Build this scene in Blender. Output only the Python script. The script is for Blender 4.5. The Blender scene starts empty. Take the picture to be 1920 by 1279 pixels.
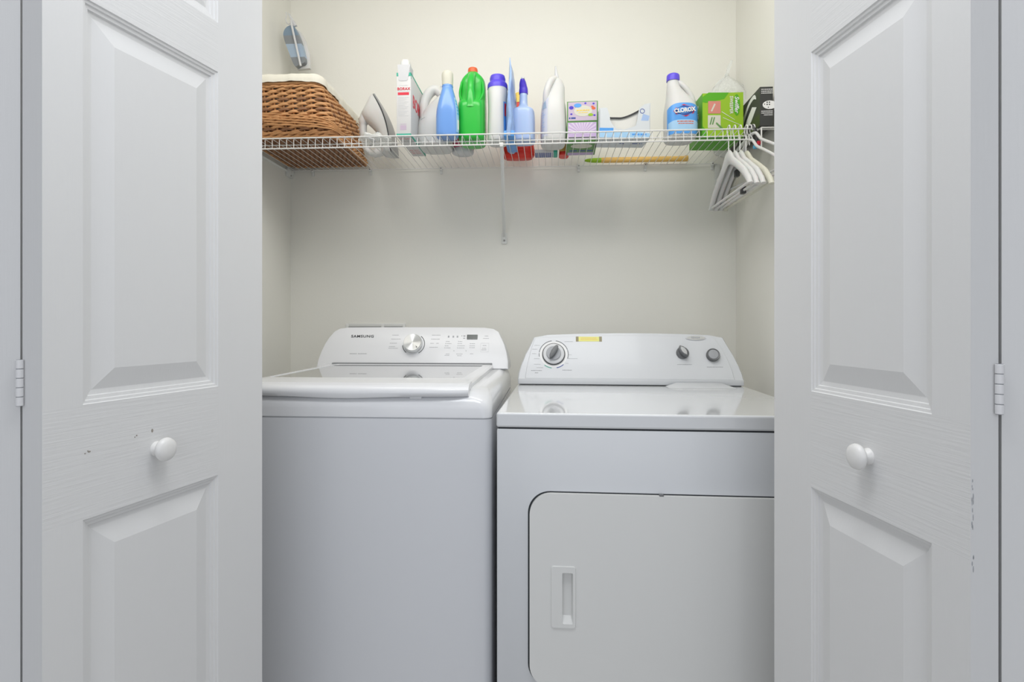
import bpy, bmesh, math, random
from mathutils import Vector, Matrix
random.seed(7)
PI = math.pi
SC = bpy.context.scene
COL = SC.collection

# ------------------------------------------------------------------ camera, world, lights, exposure
F, H, TH = 1080.0, 1.115, math.radians(3.6)
SN, CS = math.sin(TH), math.cos(TH)
HZ = 608.0
cd = bpy.data.cameras.new('camera'); cam = bpy.data.objects.new('camera', cd); COL.objects.link(cam)
cam.location = (0, 0, H); cam.rotation_euler = (PI/2, 0, TH)
cd.sensor_width = 36; cd.lens = 36*F/1920; cd.shift_y = -(639.5-HZ)/1920; cd.clip_start = 0.02
SC.camera = cam
SC.view_settings.view_transform = 'Standard'; SC.view_settings.look = 'None'
SC.view_settings.gamma = 1; SC.view_settings.use_curve_mapping = False
SC.view_settings.exposure = 0.46

w = bpy.data.worlds.new('world'); SC.world = w; w.use_nodes = True
w.node_tree.nodes['Background'].inputs[0].default_value = (0.80, 0.86, 1.0, 1)
w.node_tree.nodes['Background'].inputs[1].default_value = 0.30

def area(name, loc, rot, sx, sy, power, col):
    l = bpy.data.lights.new(name, 'AREA'); l.shape = 'RECTANGLE'; l.size = sx; l.size_y = sy
    l.energy = power; l.color = col
    o = bpy.data.objects.new(name, l); COL.objects.link(o); o.location = loc; o.rotation_euler = rot
    return o
area('closet_ceiling_light', (-0.14, 1.38, 2.39), (math.radians(40), 0, 0), 1.5, 0.3, 6.3, (1.0, 0.972, 0.93))
area('hall_ceiling_light', (0.0, 0.58, 2.42), (0, 0, 0), 1.1, 0.5, 9.6, (0.96, 0.975, 1.0))
area('hall_front_fill', (0.0, -1.5, 1.5), (-PI/2, 0, PI), 2.4, 1.7, 10.5, (0.94, 0.965, 1.0))  # added fill lamp behind the camera, softens the fronts

# ------------------------------------------------------------------ helpers
def cw(xc, D):                      # offset right of and distance in front of the lens axis -> world x, y
    return (xc*CS - D*SN, xc*SN + D*CS)
ZD = H + 0.6325                     # shelf deck height

def mat(name, col, rough=0.5, metal=0.0, spec=0.5, coat=0.0, trans=0.0, sss=0.0, bump=None, alpha=1.0, ior=1.45, vary=0.0):
    m = bpy.data.materials.new(name); m.use_nodes = True
    nt = m.node_tree; b = nt.nodes['Principled BSDF']
    b.inputs['Base Color'].default_value = (*col, 1); b.inputs['Roughness'].default_value = rough
    b.inputs['Metallic'].default_value = metal; b.inputs['Specular IOR Level'].default_value = spec
    b.inputs['Coat Weight'].default_value = coat; b.inputs['Coat Roughness'].default_value = 0.05
    b.inputs['Transmission Weight'].default_value = trans; b.inputs['IOR'].default_value = ior
    b.inputs['Alpha'].default_value = alpha
    if sss:
        b.inputs['Subsurface Weight'].default_value = sss; b.inputs['Subsurface Scale'].default_value = 0.02
    tc = nt.nodes.new('ShaderNodeTexCoord')
    if vary:
        n = nt.nodes.new('ShaderNodeTexNoise'); n.inputs['Scale'].default_value = 35; n.inputs['Detail'].default_value = 4
        r = nt.nodes.new('ShaderNodeMixRGB'); r.blend_type = 'MIX'
        r.inputs[1].default_value = (*[c*(1-vary) for c in col], 1); r.inputs[2].default_value = (*[min(1, c*(1+vary)) for c in col], 1)
        nt.links.new(tc.outputs['Object'], n.inputs['Vector']); nt.links.new(n.outputs['Fac'], r.inputs[0])
        nt.links.new(r.outputs[0], b.inputs['Base Color'])
    if bump:
        sc, strength, dist, stretch = bump
        mp = nt.nodes.new('ShaderNodeMapping'); mp.inputs['Scale'].default_value = stretch
        n = nt.nodes.new('ShaderNodeTexNoise'); n.inputs['Scale'].default_value = sc; n.inputs['Detail'].default_value = 5
        n.inputs['Roughness'].default_value = 0.6
        bp = nt.nodes.new('ShaderNodeBump'); bp.inputs['Strength'].default_value = strength; bp.inputs['Distance'].default_value = dist
        nt.links.new(tc.outputs['Object'], mp.inputs['Vector']); nt.links.new(mp.outputs['Vector'], n.inputs['Vector'])
        nt.links.new(n.outputs['Fac'], bp.inputs['Height']); nt.links.new(bp.outputs['Normal'], b.inputs['Normal'])
    return m

M = {}
M['wall'] = mat('wall_paint', (0.845, 0.84, 0.785), 0.75, bump=(160, 0.12, 0.002, (1, 1, 1)))
M['hallwall'] = mat('hall_paint', (0.80, 0.80, 0.79), 0.8, bump=(160, 0.12, 0.002, (1, 1, 1)))
M['ceil'] = mat('ceiling_paint', (0.86, 0.86, 0.84), 0.85, bump=(60, 0.2, 0.003, (1, 1, 1)))
M['floor'] = mat('floor_tile', (0.66, 0.64, 0.61), 0.4, vary=0.06)
M['door_v'] = mat('door_paint_stile', (0.745, 0.747, 0.747), 0.42, bump=(1, 0.18, 0.0010, (260, 260, 9)))
M['door_h'] = mat('door_paint_rail', (0.745, 0.747, 0.747), 0.42, bump=(1, 0.35, 0.0016, (9, 9, 260)))
M['knobw'] = mat('knob_enamel', (0.80, 0.795, 0.78), 0.3)
M['dirt'] = mat('scuff_marks', (0.33, 0.30, 0.27), 0.8)
M['hinge'] = mat('hinge_painted', (0.76, 0.76, 0.77), 0.35)
M['enamel'] = mat('appliance_enamel', (0.70, 0.715, 0.745), 0.28, coat=0.35)
M['enamel2'] = mat('appliance_plastic', (0.76, 0.77, 0.79), 0.22, coat=0.3)
M['dryer'] = mat('dryer_enamel', (0.65, 0.668, 0.69), 0.3, coat=0.12)
M['dryerdoor'] = mat('dryer_door_enamel', (0.75, 0.755, 0.74), 0.32, coat=0.2)
M['panelw'] = mat('console_white', (0.75, 0.76, 0.78), 0.32, coat=0.1)
M['gap'] = mat('dark_gap', (0.03, 0.035, 0.04), 0.7)
M['grey'] = mat('grey_print', (0.42, 0.43, 0.45), 0.6)
M['lgrey'] = mat('light_grey_print', (0.62, 0.63, 0.65), 0.6)
M['dark'] = mat('dark_plastic', (0.04, 0.042, 0.045), 0.35)
M['dgrey'] = mat('dark_grey_plastic', (0.14, 0.145, 0.15), 0.35)
M['mgrey'] = mat('mid_grey_plastic', (0.36, 0.37, 0.39), 0.35)
M['glass'] = mat('tinted_lid_glass', (0.56, 0.56, 0.56), 0.03, metal=0.8, spec=0.6)
M['chrome'] = mat('brushed_chrome', (0.72, 0.73, 0.73), 0.22, metal=1.0)
M['dialchrome'] = mat('spun_metal', (0.80, 0.81, 0.80), 0.28, metal=1.0)
_nt = M['dialchrome'].node_tree; _t = _nt.nodes.new('ShaderNodeTangent'); _t.direction_type = 'RADIAL'; _t.axis = 'Z'
_nt.nodes['Principled BSDF'].inputs['Anisotropic'].default_value = 0.9; _nt.links.new(_t.outputs[0], _nt.nodes['Principled BSDF'].inputs['Tangent'])
M['disp'] = mat('display_window', (0.10, 0.11, 0.10), 0.15)
M['wire'] = mat('white_vinyl_wire', (0.80, 0.80, 0.78), 0.35)
M['bracket'] = mat('white_bracket', (0.76, 0.77, 0.75), 0.4)
M['screw'] = mat('screw_steel', (0.30, 0.29, 0.28), 0.4, metal=0.7)
M['wick'] = mat('wicker_tan', (0.64, 0.34, 0.15), 0.55, vary=0.28)
M['wick2'] = mat('wicker_dark_shaded', (0.30, 0.15, 0.075), 0.6, vary=0.3)  # dark strands, also shade painted on the base and in weave gaps
M['cloth'] = mat('cream_cloth', (0.76, 0.74, 0.65), 0.9, bump=(300, 0.3, 0.001, (1, 1, 1)))
M['white'] = mat('white_plastic', (0.67, 0.675, 0.665), 0.38, sss=0.1)
M['white2'] = mat('white_plastic_cool', (0.66, 0.67, 0.685), 0.4)
M['card'] = mat('white_card', (0.68, 0.68, 0.68), 0.6)
M['cream'] = mat('cream_cap', (0.66, 0.65, 0.55), 0.4)
M['salmon'] = mat('salmon_print', (0.66, 0.25, 0.20), 0.5)
M['tcard'] = mat('pale_grey_blue_card', (0.66, 0.70, 0.73), 0.55)
M['blue'] = mat('blue_bottle', (0.16, 0.35, 0.78), 0.3, coat=0.3)
M['ltblue'] = mat('pale_blue_plastic', (0.42, 0.55, 0.82), 0.3, sss=0.1, coat=0.2)
M['green'] = mat('green_bottle', (0.02, 0.50, 0.045), 0.33, coat=0.3)
M['orange'] = mat('orange_cap', (0.72, 0.13, 0.04), 0.4)
M['purple'] = mat('violet_blue_cap', (0.12, 0.08, 0.72), 0.35)
M['purpled'] = mat('deep_violet_plastic', (0.07, 0.04, 0.55), 0.35)
M['red'] = mat('red_plastic', (0.75, 0.035, 0.02), 0.35)
M['yellow'] = mat('yellow_plastic', (0.85, 0.62, 0.12), 0.4)
M['pink'] = mat('pink_print', (0.72, 0.08, 0.20), 0.5)
M['teal'] = mat('teal_print', (0.05, 0.42, 0.30), 0.5)
M['lilac'] = mat('lilac_print', (0.55, 0.42, 0.66), 0.5)
M['mauve'] = mat('mauve_print', (0.56, 0.46, 0.58), 0.5)
M['ray'] = mat('pale_lilac_rays', (0.70, 0.62, 0.76), 0.5)
M['boxgreen'] = mat('dark_green_card', (0.13, 0.30, 0.09), 0.5)
M['lime'] = mat('lime_card', (0.30, 0.52, 0.02), 0.45)
M['lime2'] = mat('leaf_green_card', (0.09, 0.40, 0.01), 0.45)
M['black'] = mat('black_card', (0.045, 0.047, 0.045), 0.5)
M['olive'] = mat('dark_olive_card', (0.05, 0.065, 0.03), 0.5)
M['lblue'] = mat('label_blue', (0.10, 0.36, 0.83), 0.35)
M['lblue2'] = mat('label_pale_blue', (0.38, 0.62, 0.86), 0.35)
M['navy'] = mat('navy_print', (0.03, 0.07, 0.32), 0.5)
M['lred'] = mat('label_red', (0.72, 0.03, 0.06), 0.4)
M['wprint'] = mat('white_print', (0.86, 0.86, 0.86), 0.5)
M['ylw'] = mat('yellow_sticker', (0.80, 0.78, 0.25), 0.5)
M['brown'] = mat('sticker_end_brown', (0.30, 0.27, 0.16), 0.5)
M['pouch'] = mat('pouch_blue_foil', (0.30, 0.44, 0.72), 0.3, vary=0.35)
M['steel_blue'] = mat('slate_blue', (0.20, 0.28, 0.37), 0.3, coat=0.4)
M['slate'] = mat('slate_grey', (0.24, 0.26, 0.28), 0.35)
M['slate_lt'] = mat('pale_slate_blue', (0.36, 0.46, 0.58), 0.3)
M['amber'] = mat('amber_tube', (0.80, 0.50, 0.14), 0.35)
M['skyb'] = mat('sky_blue_plastic', (0.10, 0.45, 0.75), 0.4)
M['tissue'] = mat('tissue_paper', (0.80, 0.80, 0.76), 0.9)
M['lid_shadow'] = mat('grey_shadow', (0.25, 0.26, 0.27), 0.5)
def film(name, col, op):
    m = bpy.data.materials.new(name); m.use_nodes = True; nt = m.node_tree
    b = nt.nodes['Principled BSDF']; out = nt.nodes['Material Output']
    b.inputs['Base Color'].default_value = (*col, 1); b.inputs['Roughness'].default_value = 0.18
    t = nt.nodes.new('ShaderNodeBsdfTransparent'); mx = nt.nodes.new('ShaderNodeMixShader')
    n = nt.nodes.new('ShaderNodeTexNoise'); n.inputs['Scale'].default_value = 30
    r = nt.nodes.new('ShaderNodeMapRange'); r.inputs[3].default_value = op-0.15; r.inputs[4].default_value = op+0.15
    nt.links.new(n.outputs['Fac'], r.inputs[0]); nt.links.new(r.outputs[0], mx.inputs[0])
    nt.links.new(t.outputs[0], mx.inputs[1]); nt.links.new(b.outputs[0], mx.inputs[2]); nt.links.new(mx.outputs[0], out.inputs[0])
    return m
M['dryertop'] = mat('dryer_top_enamel', (0.72, 0.735, 0.75), 0.10, coat=0.7)
M['palelab'] = mat('pale_lilac_grey_label', (0.60, 0.62, 0.72), 0.4)
M['film'] = film('clear_plastic_film', (0.90, 0.92, 0.90), 0.68)

def build(name, bm, m, parent=None, angle=35, doubles=False):
    if doubles: bmesh.ops.remove_doubles(bm, verts=bm.verts, dist=1e-5)
    bmesh.ops.recalc_face_normals(bm, faces=bm.faces)
    me = bpy.data.meshes.new(name); bm.to_mesh(me); bm.free()
    for f in me.polygons: f.use_smooth = True
    me.set_sharp_from_angle(angle=math.radians(angle))
    ms = m if isinstance(m, (list, tuple)) else [m]
    for k in ms: me.materials.append(M[k])
    o = bpy.data.objects.new(name, me); COL.objects.link(o)
    if parent: o.parent = parent
    return o

def thing(name, label, cat, loc=(0, 0, 0), rz=0, group=None):
    o = bpy.data.objects.new(name, None); COL.objects.link(o)
    o.location = loc; o.rotation_euler = (0, 0, rz); o.empty_display_size = 0.05
    o['label'] = label; o['category'] = cat
    if group: o['group'] = group
    return o
def tag(o, label, cat, group=None):
    o['label'] = label; o['category'] = cat
    if group: o['group'] = group
    return o
def struct(o): o['kind'] = 'structure'; return o

def box(bm, x0, x1, y0, y1, z0, z1, r=0, seg=2, mi=0):
    vs = [bm.verts.new(p) for p in ((x0,y0,z0),(x1,y0,z0),(x1,y1,z0),(x0,y1,z0),(x0,y0,z1),(x1,y0,z1),(x1,y1,z1),(x0,y1,z1))]
    fs = [bm.faces.new([vs[i] for i in q]) for q in ((0,3,2,1),(4,5,6,7),(0,1,5,4),(1,2,6,5),(2,3,7,6),(3,0,4,7))]
    for f in fs: f.material_index = mi
    if r > 0:
        es = set(e for f in fs for e in f.edges)
        bmesh.ops.bevel(bm, geom=list(es), offset=r, segments=seg, affect='EDGES', profile=0.5)
    return bm
def nb(): return bmesh.new()
def bx(*a, **k): return box(nb(), *a, **k)

def tube(bm, pts, r, n=8, closed=False, mi=0, flat=None):
    pts = [Vector(p) for p in pts]; N = len(pts)
    rr = r if isinstance(r, (list, tuple)) else [r]*N
    rings = []; ref = None
    for i, p in enumerate(pts):
        a = pts[(i-1) % N] if (i > 0 or closed) else pts[i]
        b = pts[(i+1) % N] if (i < N-1 or closed) else pts[i]
        t = (b-a).normalized()
        if ref is None:
            ref = Vector((0, 0, 1)) if abs(t.z) < 0.9 else Vector((1, 0, 0))
        ref = (ref - t*ref.dot(t))
        if ref.length < 1e-6: ref = t.orthogonal()
        ref.normalize(); s = t.cross(ref)
        fl = flat or 1.0
        rings.append([bm.verts.new(p + (ref*math.cos(2*PI*k/n) + s*math.sin(2*PI*k/n)*fl)*rr[i]) for k in range(n)])
    for i in range(N if closed else N-1):
        A, B = rings[i], rings[(i+1) % N]
        for k in range(n):
            f = bm.faces.new((A[k], A[(k+1) % n], B[(k+1) % n], B[k])); f.material_index = mi
    if not closed:
        for R in (rings[0], rings[-1]):
            f = bm.faces.new(R); f.material_index = mi
    return bm

def smooth_pts(P, sub=6, closed=False):
    P = [Vector(p) for p in P]; N = len(P); out = []
    rng = range(N) if closed else range(N-1)
    for i in rng:
        p0 = P[(i-1) % N] if (closed or i > 0) else P[i]
        p1, p2 = P[i], P[(i+1) % N]
        p3 = P[(i+2) % N] if (closed or i+2 < N) else p2
        for k in range(sub):
            t = k/sub
            out.append(0.5*((2*p1) + (p2-p0)*t + (2*p0-5*p1+4*p2-p3)*t*t + (3*p1-p0-3*p2+p3)*t**3))
    if not closed: out.append(P[-1])
    return out

def spow(c, e): return math.copysign(abs(c)**e, c)
class Loft:
    """stack of superellipse rings (z, cx, cy, rx, ry, n)"""
    def __init__(s, secs, sub=5, lin=False):
        if lin: s.d = [tuple(x) for x in secs]
        else:
            P = [list(x) for x in secs]; N = len(P); s.d = []
            for i in range(N-1):
                p0 = P[max(i-1, 0)]; p1 = P[i]; p2 = P[i+1]; p3 = P[min(i+2, N-1)]
                for k in range(sub):
                    t = k/sub; row = []
                    for a, b, c, d in zip(p0, p1, p2, p3):
                        v = 0.5*((2*b)+(c-a)*t+(2*a-5*b+4*c-d)*t*t+(3*b-a-3*c+d)*t**3)
                        lo, hi = min(b, c), max(b, c); row.append(min(max(v, lo), hi))
                    s.d.append(tuple(row))
            s.d.append(tuple(P[-1]))
    def pt(s, q, a, off=0):
        z, cx, cy, rx, ry, n = q; e = 2.0/n
        return (cx + (rx+off)*spow(math.cos(a), e), cy + (ry+off)*spow(math.sin(a), e), z)
    def body(s, bm, seg=40, mi=0, cap=True):
        R = [[bm.verts.new(s.pt(q, 2*PI*k/seg)) for k in range(seg)] for q in s.d]
        for A, B in zip(R, R[1:]):
            for k in range(seg):
                f = bm.faces.new((A[k], A[(k+1) % seg], B[(k+1) % seg], B[k])); f.material_index = mi
        if cap:
            for r in (R[0], R[-1]): f = bm.faces.new(r); f.material_index = mi
        return bm
    def at(s, z):
        d = s.d
        for A, B in zip(d, d[1:]):
            if A[0] <= z <= B[0] and B[0] > A[0]:
                t = (z-A[0])/(B[0]-A[0]); return tuple(a+(b-a)*t for a, b in zip(A, B))
        return d[0] if z < d[0][0] else d[-1]
    def patch(s, bm, z0, z1, a0, a1, off=0.0006, na=20, nz=10, mi=0, shape=None):
        a0, a1 = math.radians(a0), math.radians(a1); G = []
        for j in range(nz+1):
            v = j/nz; row = []
            for i in range(na+1):
                u = i/na; zz = z0+(z1-z0)*v
                if shape: zz = z0 + (shape(u)-z0)*v
                row.append(bm.verts.new(s.pt(s.at(zz), a0+(a1-a0)*u, off)))
            G.append(row)
        for j in range(nz):
            for i in range(na):
                f = bm.faces.new((G[j][i], G[j][i+1], G[j+1][i+1], G[j+1][i])); f.material_index = mi
        return bm

def prism(bm, pts, d0, d1, to, mi=0, r=0, seg=2):
    """outline pts (u,v) extruded from d0 to d1; to(u,v,d)->xyz"""
    A = [bm.verts.new(to(u, v, d0)) for u, v in pts]; B = [bm.verts.new(to(u, v, d1)) for u, v in pts]
    n = len(pts); fa = bm.faces.new(A); fb = bm.faces.new(list(reversed(B))); fs = [fa, fb]
    for i in range(n): fs.append(bm.faces.new((A[i], B[i], B[(i+1) % n], A[(i+1) % n])))
    for f in fs: f.material_index = mi
    if r > 0:
        bmesh.ops.bevel(bm, geom=list(fa.edges), offset=r, segments=seg, affect='EDGES', profile=0.5)
    return bm
XZ = lambda u, v, d: (u, d, v)
XY = lambda u, v, d: (u, v, d)
YZ = lambda u, v, d: (d, u, v)
def rrect(x0, x1, y0, y1, r, n=6):
    P = []
    rs = r if isinstance(r, (list, tuple)) else (r, r, r, r)   # bl, br, tr, tl
    for (cx, cy, a0, q) in ((x0+rs[0], y0+rs[0], PI, rs[0]), (x1-rs[1], y0+rs[1], 1.5*PI, rs[1]), (x1-rs[2], y1-rs[2], 0, rs[2]), (x0+rs[3], y1-rs[3], 0.5*PI, rs[3])):
        for k in range(n+1):
            a = a0 + 0.5*PI*k/n; P.append((cx+q*math.cos(a), cy+q*math.sin(a)))
    return P
def ellipse(cx, cy, rx, ry, n=32): return [(cx+rx*math.cos(2*PI*k/n), cy+ry*math.sin(2*PI*k/n)) for k in range(n)]
def lathe(bm, prof, to=lambda x, y, z: (x, y, z), n=32, mi=0):
    """prof (r, h) about local z"""
    R = [[bm.verts.new(to(r*math.cos(2*PI*k/n), r*math.sin(2*PI*k/n), h)) for k in range(n)] for r, h in prof]
    for A, B in zip(R, R[1:]):
        for k in range(n):
            f = bm.faces.new((A[k], A[(k+1) % n], B[(k+1) % n], B[k])); f.material_index = mi
    for r in (R[0], R[-1]): f = bm.faces.new(r); f.material_index = mi
    return bm

def text(name, s, size, m, parent, loc, rot=(PI/2, 0, 0), xs=1.0, shear=0, spacing=1.0, bold=0.0, depth=0.0003):
    cu = bpy.data.curves.new(name, 'FONT'); cu.body = s; cu.size = size; cu.align_x = 'CENTER'; cu.align_y = 'CENTER'
    cu.extrude = depth; cu.shear = shear; cu.space_character = spacing; cu.offset = bold; cu.resolution_u = 3
    t = bpy.data.objects.new('tmp', cu); COL.objects.link(t)
    dg = bpy.context.evaluated_depsgraph_get()
    me = bpy.data.meshes.new_from_object(t.evaluated_get(dg))
    bpy.data.objects.remove(t); bpy.data.curves.remove(cu)
    me.name = name; me.materials.clear(); me.materials.append(M[m])
    for v in me.vertices: v.co.x *= xs
    o = bpy.data.objects.new(name, me); COL.objects.link(o)
    o.parent = parent; o.location = loc; o.rotation_euler = rot
    return o
def bars(L, to, t=0.0004, mi=0, bm=None):
    """printed strokes: list of (u0,u1,v0,v1[,mi])"""
    bm = bm or nb()
    for q in L:
        k = q[4] if len(q) > 4 else mi
        prism(bm, [(q[0], q[2]), (q[1], q[2]), (q[1], q[3]), (q[0], q[3])], 0, t, to, mi=k)
    return bm
def scribble(u0, u1, v, h, rnd, mi=0):
    """a line of print too small to read: short strokes of uneven length"""
    out = []; u = u0
    while u < u1:
        wd = h*rnd.uniform(0.6, 2.4); out.append((u, min(u+wd, u1), v-h*0.4, v+h*0.4, mi)); u += wd + h*0.35
    return out

# ------------------------------------------------------------------ room shell
YW, XL, XR, ZC = 2.31, -1.058, 0.735, 2.50
YF0, YF1 = 1.135, 1.245            # front wall of the closet
OL, OR, OH = -0.835, 0.665, 2.06   # door opening
def slab(name, a, m): return struct(build(name, bx(*a), m))
slab('wall_back', (XL-0.1, XR+0.1, YW, YW+0.1, 0, ZC), 'wall')
slab('wall_left', (XL-0.1, XL, YF1, YW, 0, ZC), 'wall')
slab('wall_right', (XR, XR+0.1, YF1, YW, 0, ZC), 'wall')
bm = nb()
box(bm, -2.1, OL, YF0, YF1, 0, ZC); box(bm, OR, 1.9, YF0, YF1, 0, ZC); box(bm, OL, OR, YF0, YF1, OH, ZC)
struct(build('wall_front', bm, 'hallwall'))
slab('ceiling', (-2.1, 1.9, -1.9, YW+0.1, ZC, ZC+0.08), 'ceil')
slab('floor', (-2.1, 1.9, -1.9, YW+0.1, -0.08, 0), 'floor')
slab('wall_hall_left', (-2.2, -2.1, -1.9, YF1, 0, ZC), 'hallwall')
slab('wall_hall_right', (1.9, 2.0, -1.9, YF1, 0, ZC), 'hallwall')
for i, (a, b) in enumerate(((OL-0.06, OL), (OR, OR+0.06))):
    slab('trim_%d' % (i+1), (a, b, YF0-0.016, YF0, 0, OH+0.06), 'hinge')
slab('trim_3', (OL, OR, YF0-0.016, YF0, OH, OH+0.06), 'hinge')
slab('baseboard_back', (XL, XR, YW-0.013, YW, 0, 0.08), 'hinge')

# ------------------------------------------------------------------ bifold doors
LW, LT, LZ0, LZ1 = 0.4265, 0.035, 0.015, 2.035
PROWS = ((0.19, 0.838), (1.001, 1.578), (1.668, 1.90))
PROF = ((0.0, 0.0), (0.0012, 0.0020), (0.0050, 0.0026), (0.0062, 0.0048), (0.0110, 0.0056), (0.0122, 0.0082), (0.0185, 0.0092), (0.0195, 0.0092), (0.0490, 0.0012))
def leaf_face(bm, p0, p1, y0, sgn):
    us = [0, p0, p1, LW]; vs = [LZ0]
    for a, b in PROWS: vs += [a, b]
    vs.append(LZ1)
    def q(u0, u1, v0, v1, mi):
        f = bm.faces.new([bm.verts.new((u, y0, v)) for u, v in ((u0, v0), (u1, v0), (u1, v1), (u0, v1))]); f.material_index = mi
    for j in range(len(vs)-1):
        for i in range(3):
            u0, u1, v0, v1 = us[i], us[i+1], vs[j], vs[j+1]
            if i == 1 and j % 2 == 1:
                prev = None
                for o, d in PROF:
                    L = [bm.verts.new((u, y0+sgn*d, v)) for u, v in ((u0+o, v0+o), (u1-o, v0+o), (u1-o, v1-o), (u0+o, v1-o))]
                    if prev:
                        for k in range(4): bm.faces.new((prev[k], prev[(k+1) % 4], L[(k+1) % 4], L[k]))
                    prev = L
                bm.faces.new(prev)
            else:
                wide = i == 0 if p0 < LW-p1 else i == 2
                q(u0, u1, v0, v1, 1 if (j % 2 == 0 and (i == 1 or wide)) else 0)
def make_leaf(parent, near, far_dir, p0, p1):
    bm = nb()
    leaf_face(bm, p0, p1, 0, 1); leaf_face(bm, p0, p1, LT, -1)
    for a, b in (((0, LZ0), (LW, LZ0)), ((LW, LZ0), (LW, LZ1)), ((LW, LZ1), (0, LZ1)), ((0, LZ1), (0, LZ0))):
        bm.faces.new([bm.verts.new(p) for p in ((a[0], 0, a[1]), (b[0], 0, b[1]), (b[0], LT, b[1]), (a[0], LT, a[1]))])
    o = build('door_leaf', bm, ['door_v', 'door_h'], parent, angle=7, doubles=True)
    o.location = (near[0], near[1], 0); o.rotation_euler = (0, 0, math.atan2(far_dir[1], far_dir[0]))
    return o
def knob(parent, s, z):
    to = lambda x, y, h: (s + x, -h, z + y)
    lathe_prof = [(0.012, 0), (0.012, 0.003), (0.0085, 0.006), (0.0085, 0.009), (0.012, 0.0115), (0.0178, 0.015), (0.0190, 0.0185), (0.0178, 0.0225), (0.014, 0.0255), (0.008, 0.0272), (0.001, 0.0277)]
    return build('knob', lathe(nb(), lathe_prof, to), 'knobw', parent, angle=60)
def hinge(parent, x, y, z0, z1):
    bm = nb(); n = 5; hh = (z1-z0)/n
    for k in range(n):
        lathe(bm, [(0.0042, z0+k*hh+0.0006), (0.0046, z0+k*hh+0.001), (0.0046, z0+(k+1)*hh-0.001), (0.0042, z0+(k+1)*hh-0.0006)], lambda a, b, h: (x+a, y+b, h), n=14)
    lathe(bm, [(0.0036, z0), (0.0036, z1)], lambda a, b, h: (x+a, y+b, h), n=12, mi=1)
    box(bm, x-0.002, x+0.002, y, y+0.03, z0, z1, mi=0)
    return build('hinge', bm, ['hinge', 'grey'], parent)

# left door
d1 = bpy.data.objects.new('door_1', None); COL.objects.link(d1); struct(d1)
nL = Vector(cw(-0.6204, 0.7605)); fL = Vector(cw(-0.509, 1.17)); uL = (fL-nL).normalized()
lf = make_leaf(d1, nL, uL, 0.055, 0.308)
knob(lf, 0.176, 0.914)
bm = nb()
for (s, z, rx, rz) in ((0.168, 0.9445, 0.0018, 0.003), (0.140, 0.942, 0.0012, 0.0012), (0.137, 0.940, 0.0008, 0.001), (0.064, 0.933, 0.0022, 0.0012), (0.058, 0.9315, 0.0012, 0.0008), (0.062, 0.9345, 0.001, 0.0007)):
    prism(bm, ellipse(s, z, rx, rz, 10), -0.0003, 0.0002, XZ)
build('scuff_mark', bm, 'dirt', lf)
pL = Vector((-uL.y, uL.x))
o1 = nL + pL*(LT+0.004)
u1 = Vector((-uL.x, uL.y)); make_leaf(d1, o1, u1, 0.055, 0.308)
hinge(d1, *(nL + pL*(LT-0.001) - uL*0.0045), 1.006, 1.068)
# right door
d2 = bpy.data.objects.new('door_2', None); COL.objects.link(d2); struct(d2)
nR = Vector(cw(0.5348, 0.6716)); fR = Vector(cw(0.4991, 1.10)); uR = (nR-fR).normalized()
fR = nR - uR*LW
lf = make_leaf(d2, fR, uR, LW-0.310, LW-0.056)
knob(lf, LW-0.170, 0.922)
bm = nb(); rnd = random.Random(3)
for k in range(16):
    z = 0.86+rnd.random()*0.075 if k < 12 else 0.80+rnd.random()*0.05
    prism(bm, ellipse(LT*0.04+rnd.random()*0.002, z, 0.0003+rnd.random()*0.0005, 0.001+rnd.random()*0.003, 8), LW-0.0001, LW+0.0003, lambda u, v, d: (d, u, v))
build('scuff_mark', bm, 'grey', lf)
pR = Vector((-uR.y, uR.x))
o2 = nR + pR*(LT+0.004)
v2 = Vector((-uR.x, uR.y))          # leaf folded behind, mirrored
make_leaf(d2, o2 - v2*LW, v2, LW-0.310, LW-0.056)
hinge(d2, *(nR + pR*(LT-0.003) + uR*0.0045), 1.010, 1.069)

# ------------------------------------------------------------------ washer
WX, WY, WW, WD = -0.477, 1.356, 0.343, 0.74
ws = thing('washing_machine', 'white top-loading washing machine with glass lid and chrome dial, left of the dryer', 'washing machine', (WX, WY, 0))
bm = nb()
prism(bm, rrect(-WW, WW, 0, WD-0.03, (0.022, 0.022, 0.01, 0.01)), 0.03, 0.889, XY, r=0)
build('cabinet', bm, 'enamel', ws)
for fx in (-0.29, 0.29):
    for fy in (0.05, 0.64): build('foot', lathe(nb(), [(0.025, 0.0), (0.022, 0.01), (0.02, 0.032)], lambda a, b, h, fx=fx, fy=fy: (fx+a, fy+b, h), n=16), 'dark', ws)
build('seam', prism(nb(), rrect(-WW+0.003, WW-0.003, 0.003, WD-0.033, 0.02), 0.885, 0.895, XY), 'lgrey', ws)
# top frame: rings inset with height, front leaning back
bm = nb()
rings = []
for z, ins, fr, rad in ((0.8925, 0.0, 0.0, 0.022), (0.912, 0.0, 0.0, 0.028), (0.925, 0.001, 0.001, 0.036), (0.937, 0.004, 0.008, 0.045), (0.948, 0.010, 0.022, 0.052), (0.956, 0.021, 0.040, 0.055), (0.9595, 0.034, 0.060, 0.05)):
    rings.append([bm.verts.new((x, y, z)) for x, y in rrect(-WW+ins, WW-ins, fr, WD-0.01-ins*0.2, (rad, rad, 0.012, 0.012), 8)])
for A, B in zip(rings, rings[1:]):
    for k in range(len(A)): bm.faces.new((A[k], A[(k+1) % len(A)], B[(k+1) % len(A)], B[k]))
bm.faces.new(rings[0]); bm.faces.new(rings[-1])
build('top_frame', bm, 'enamel2', ws)
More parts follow.
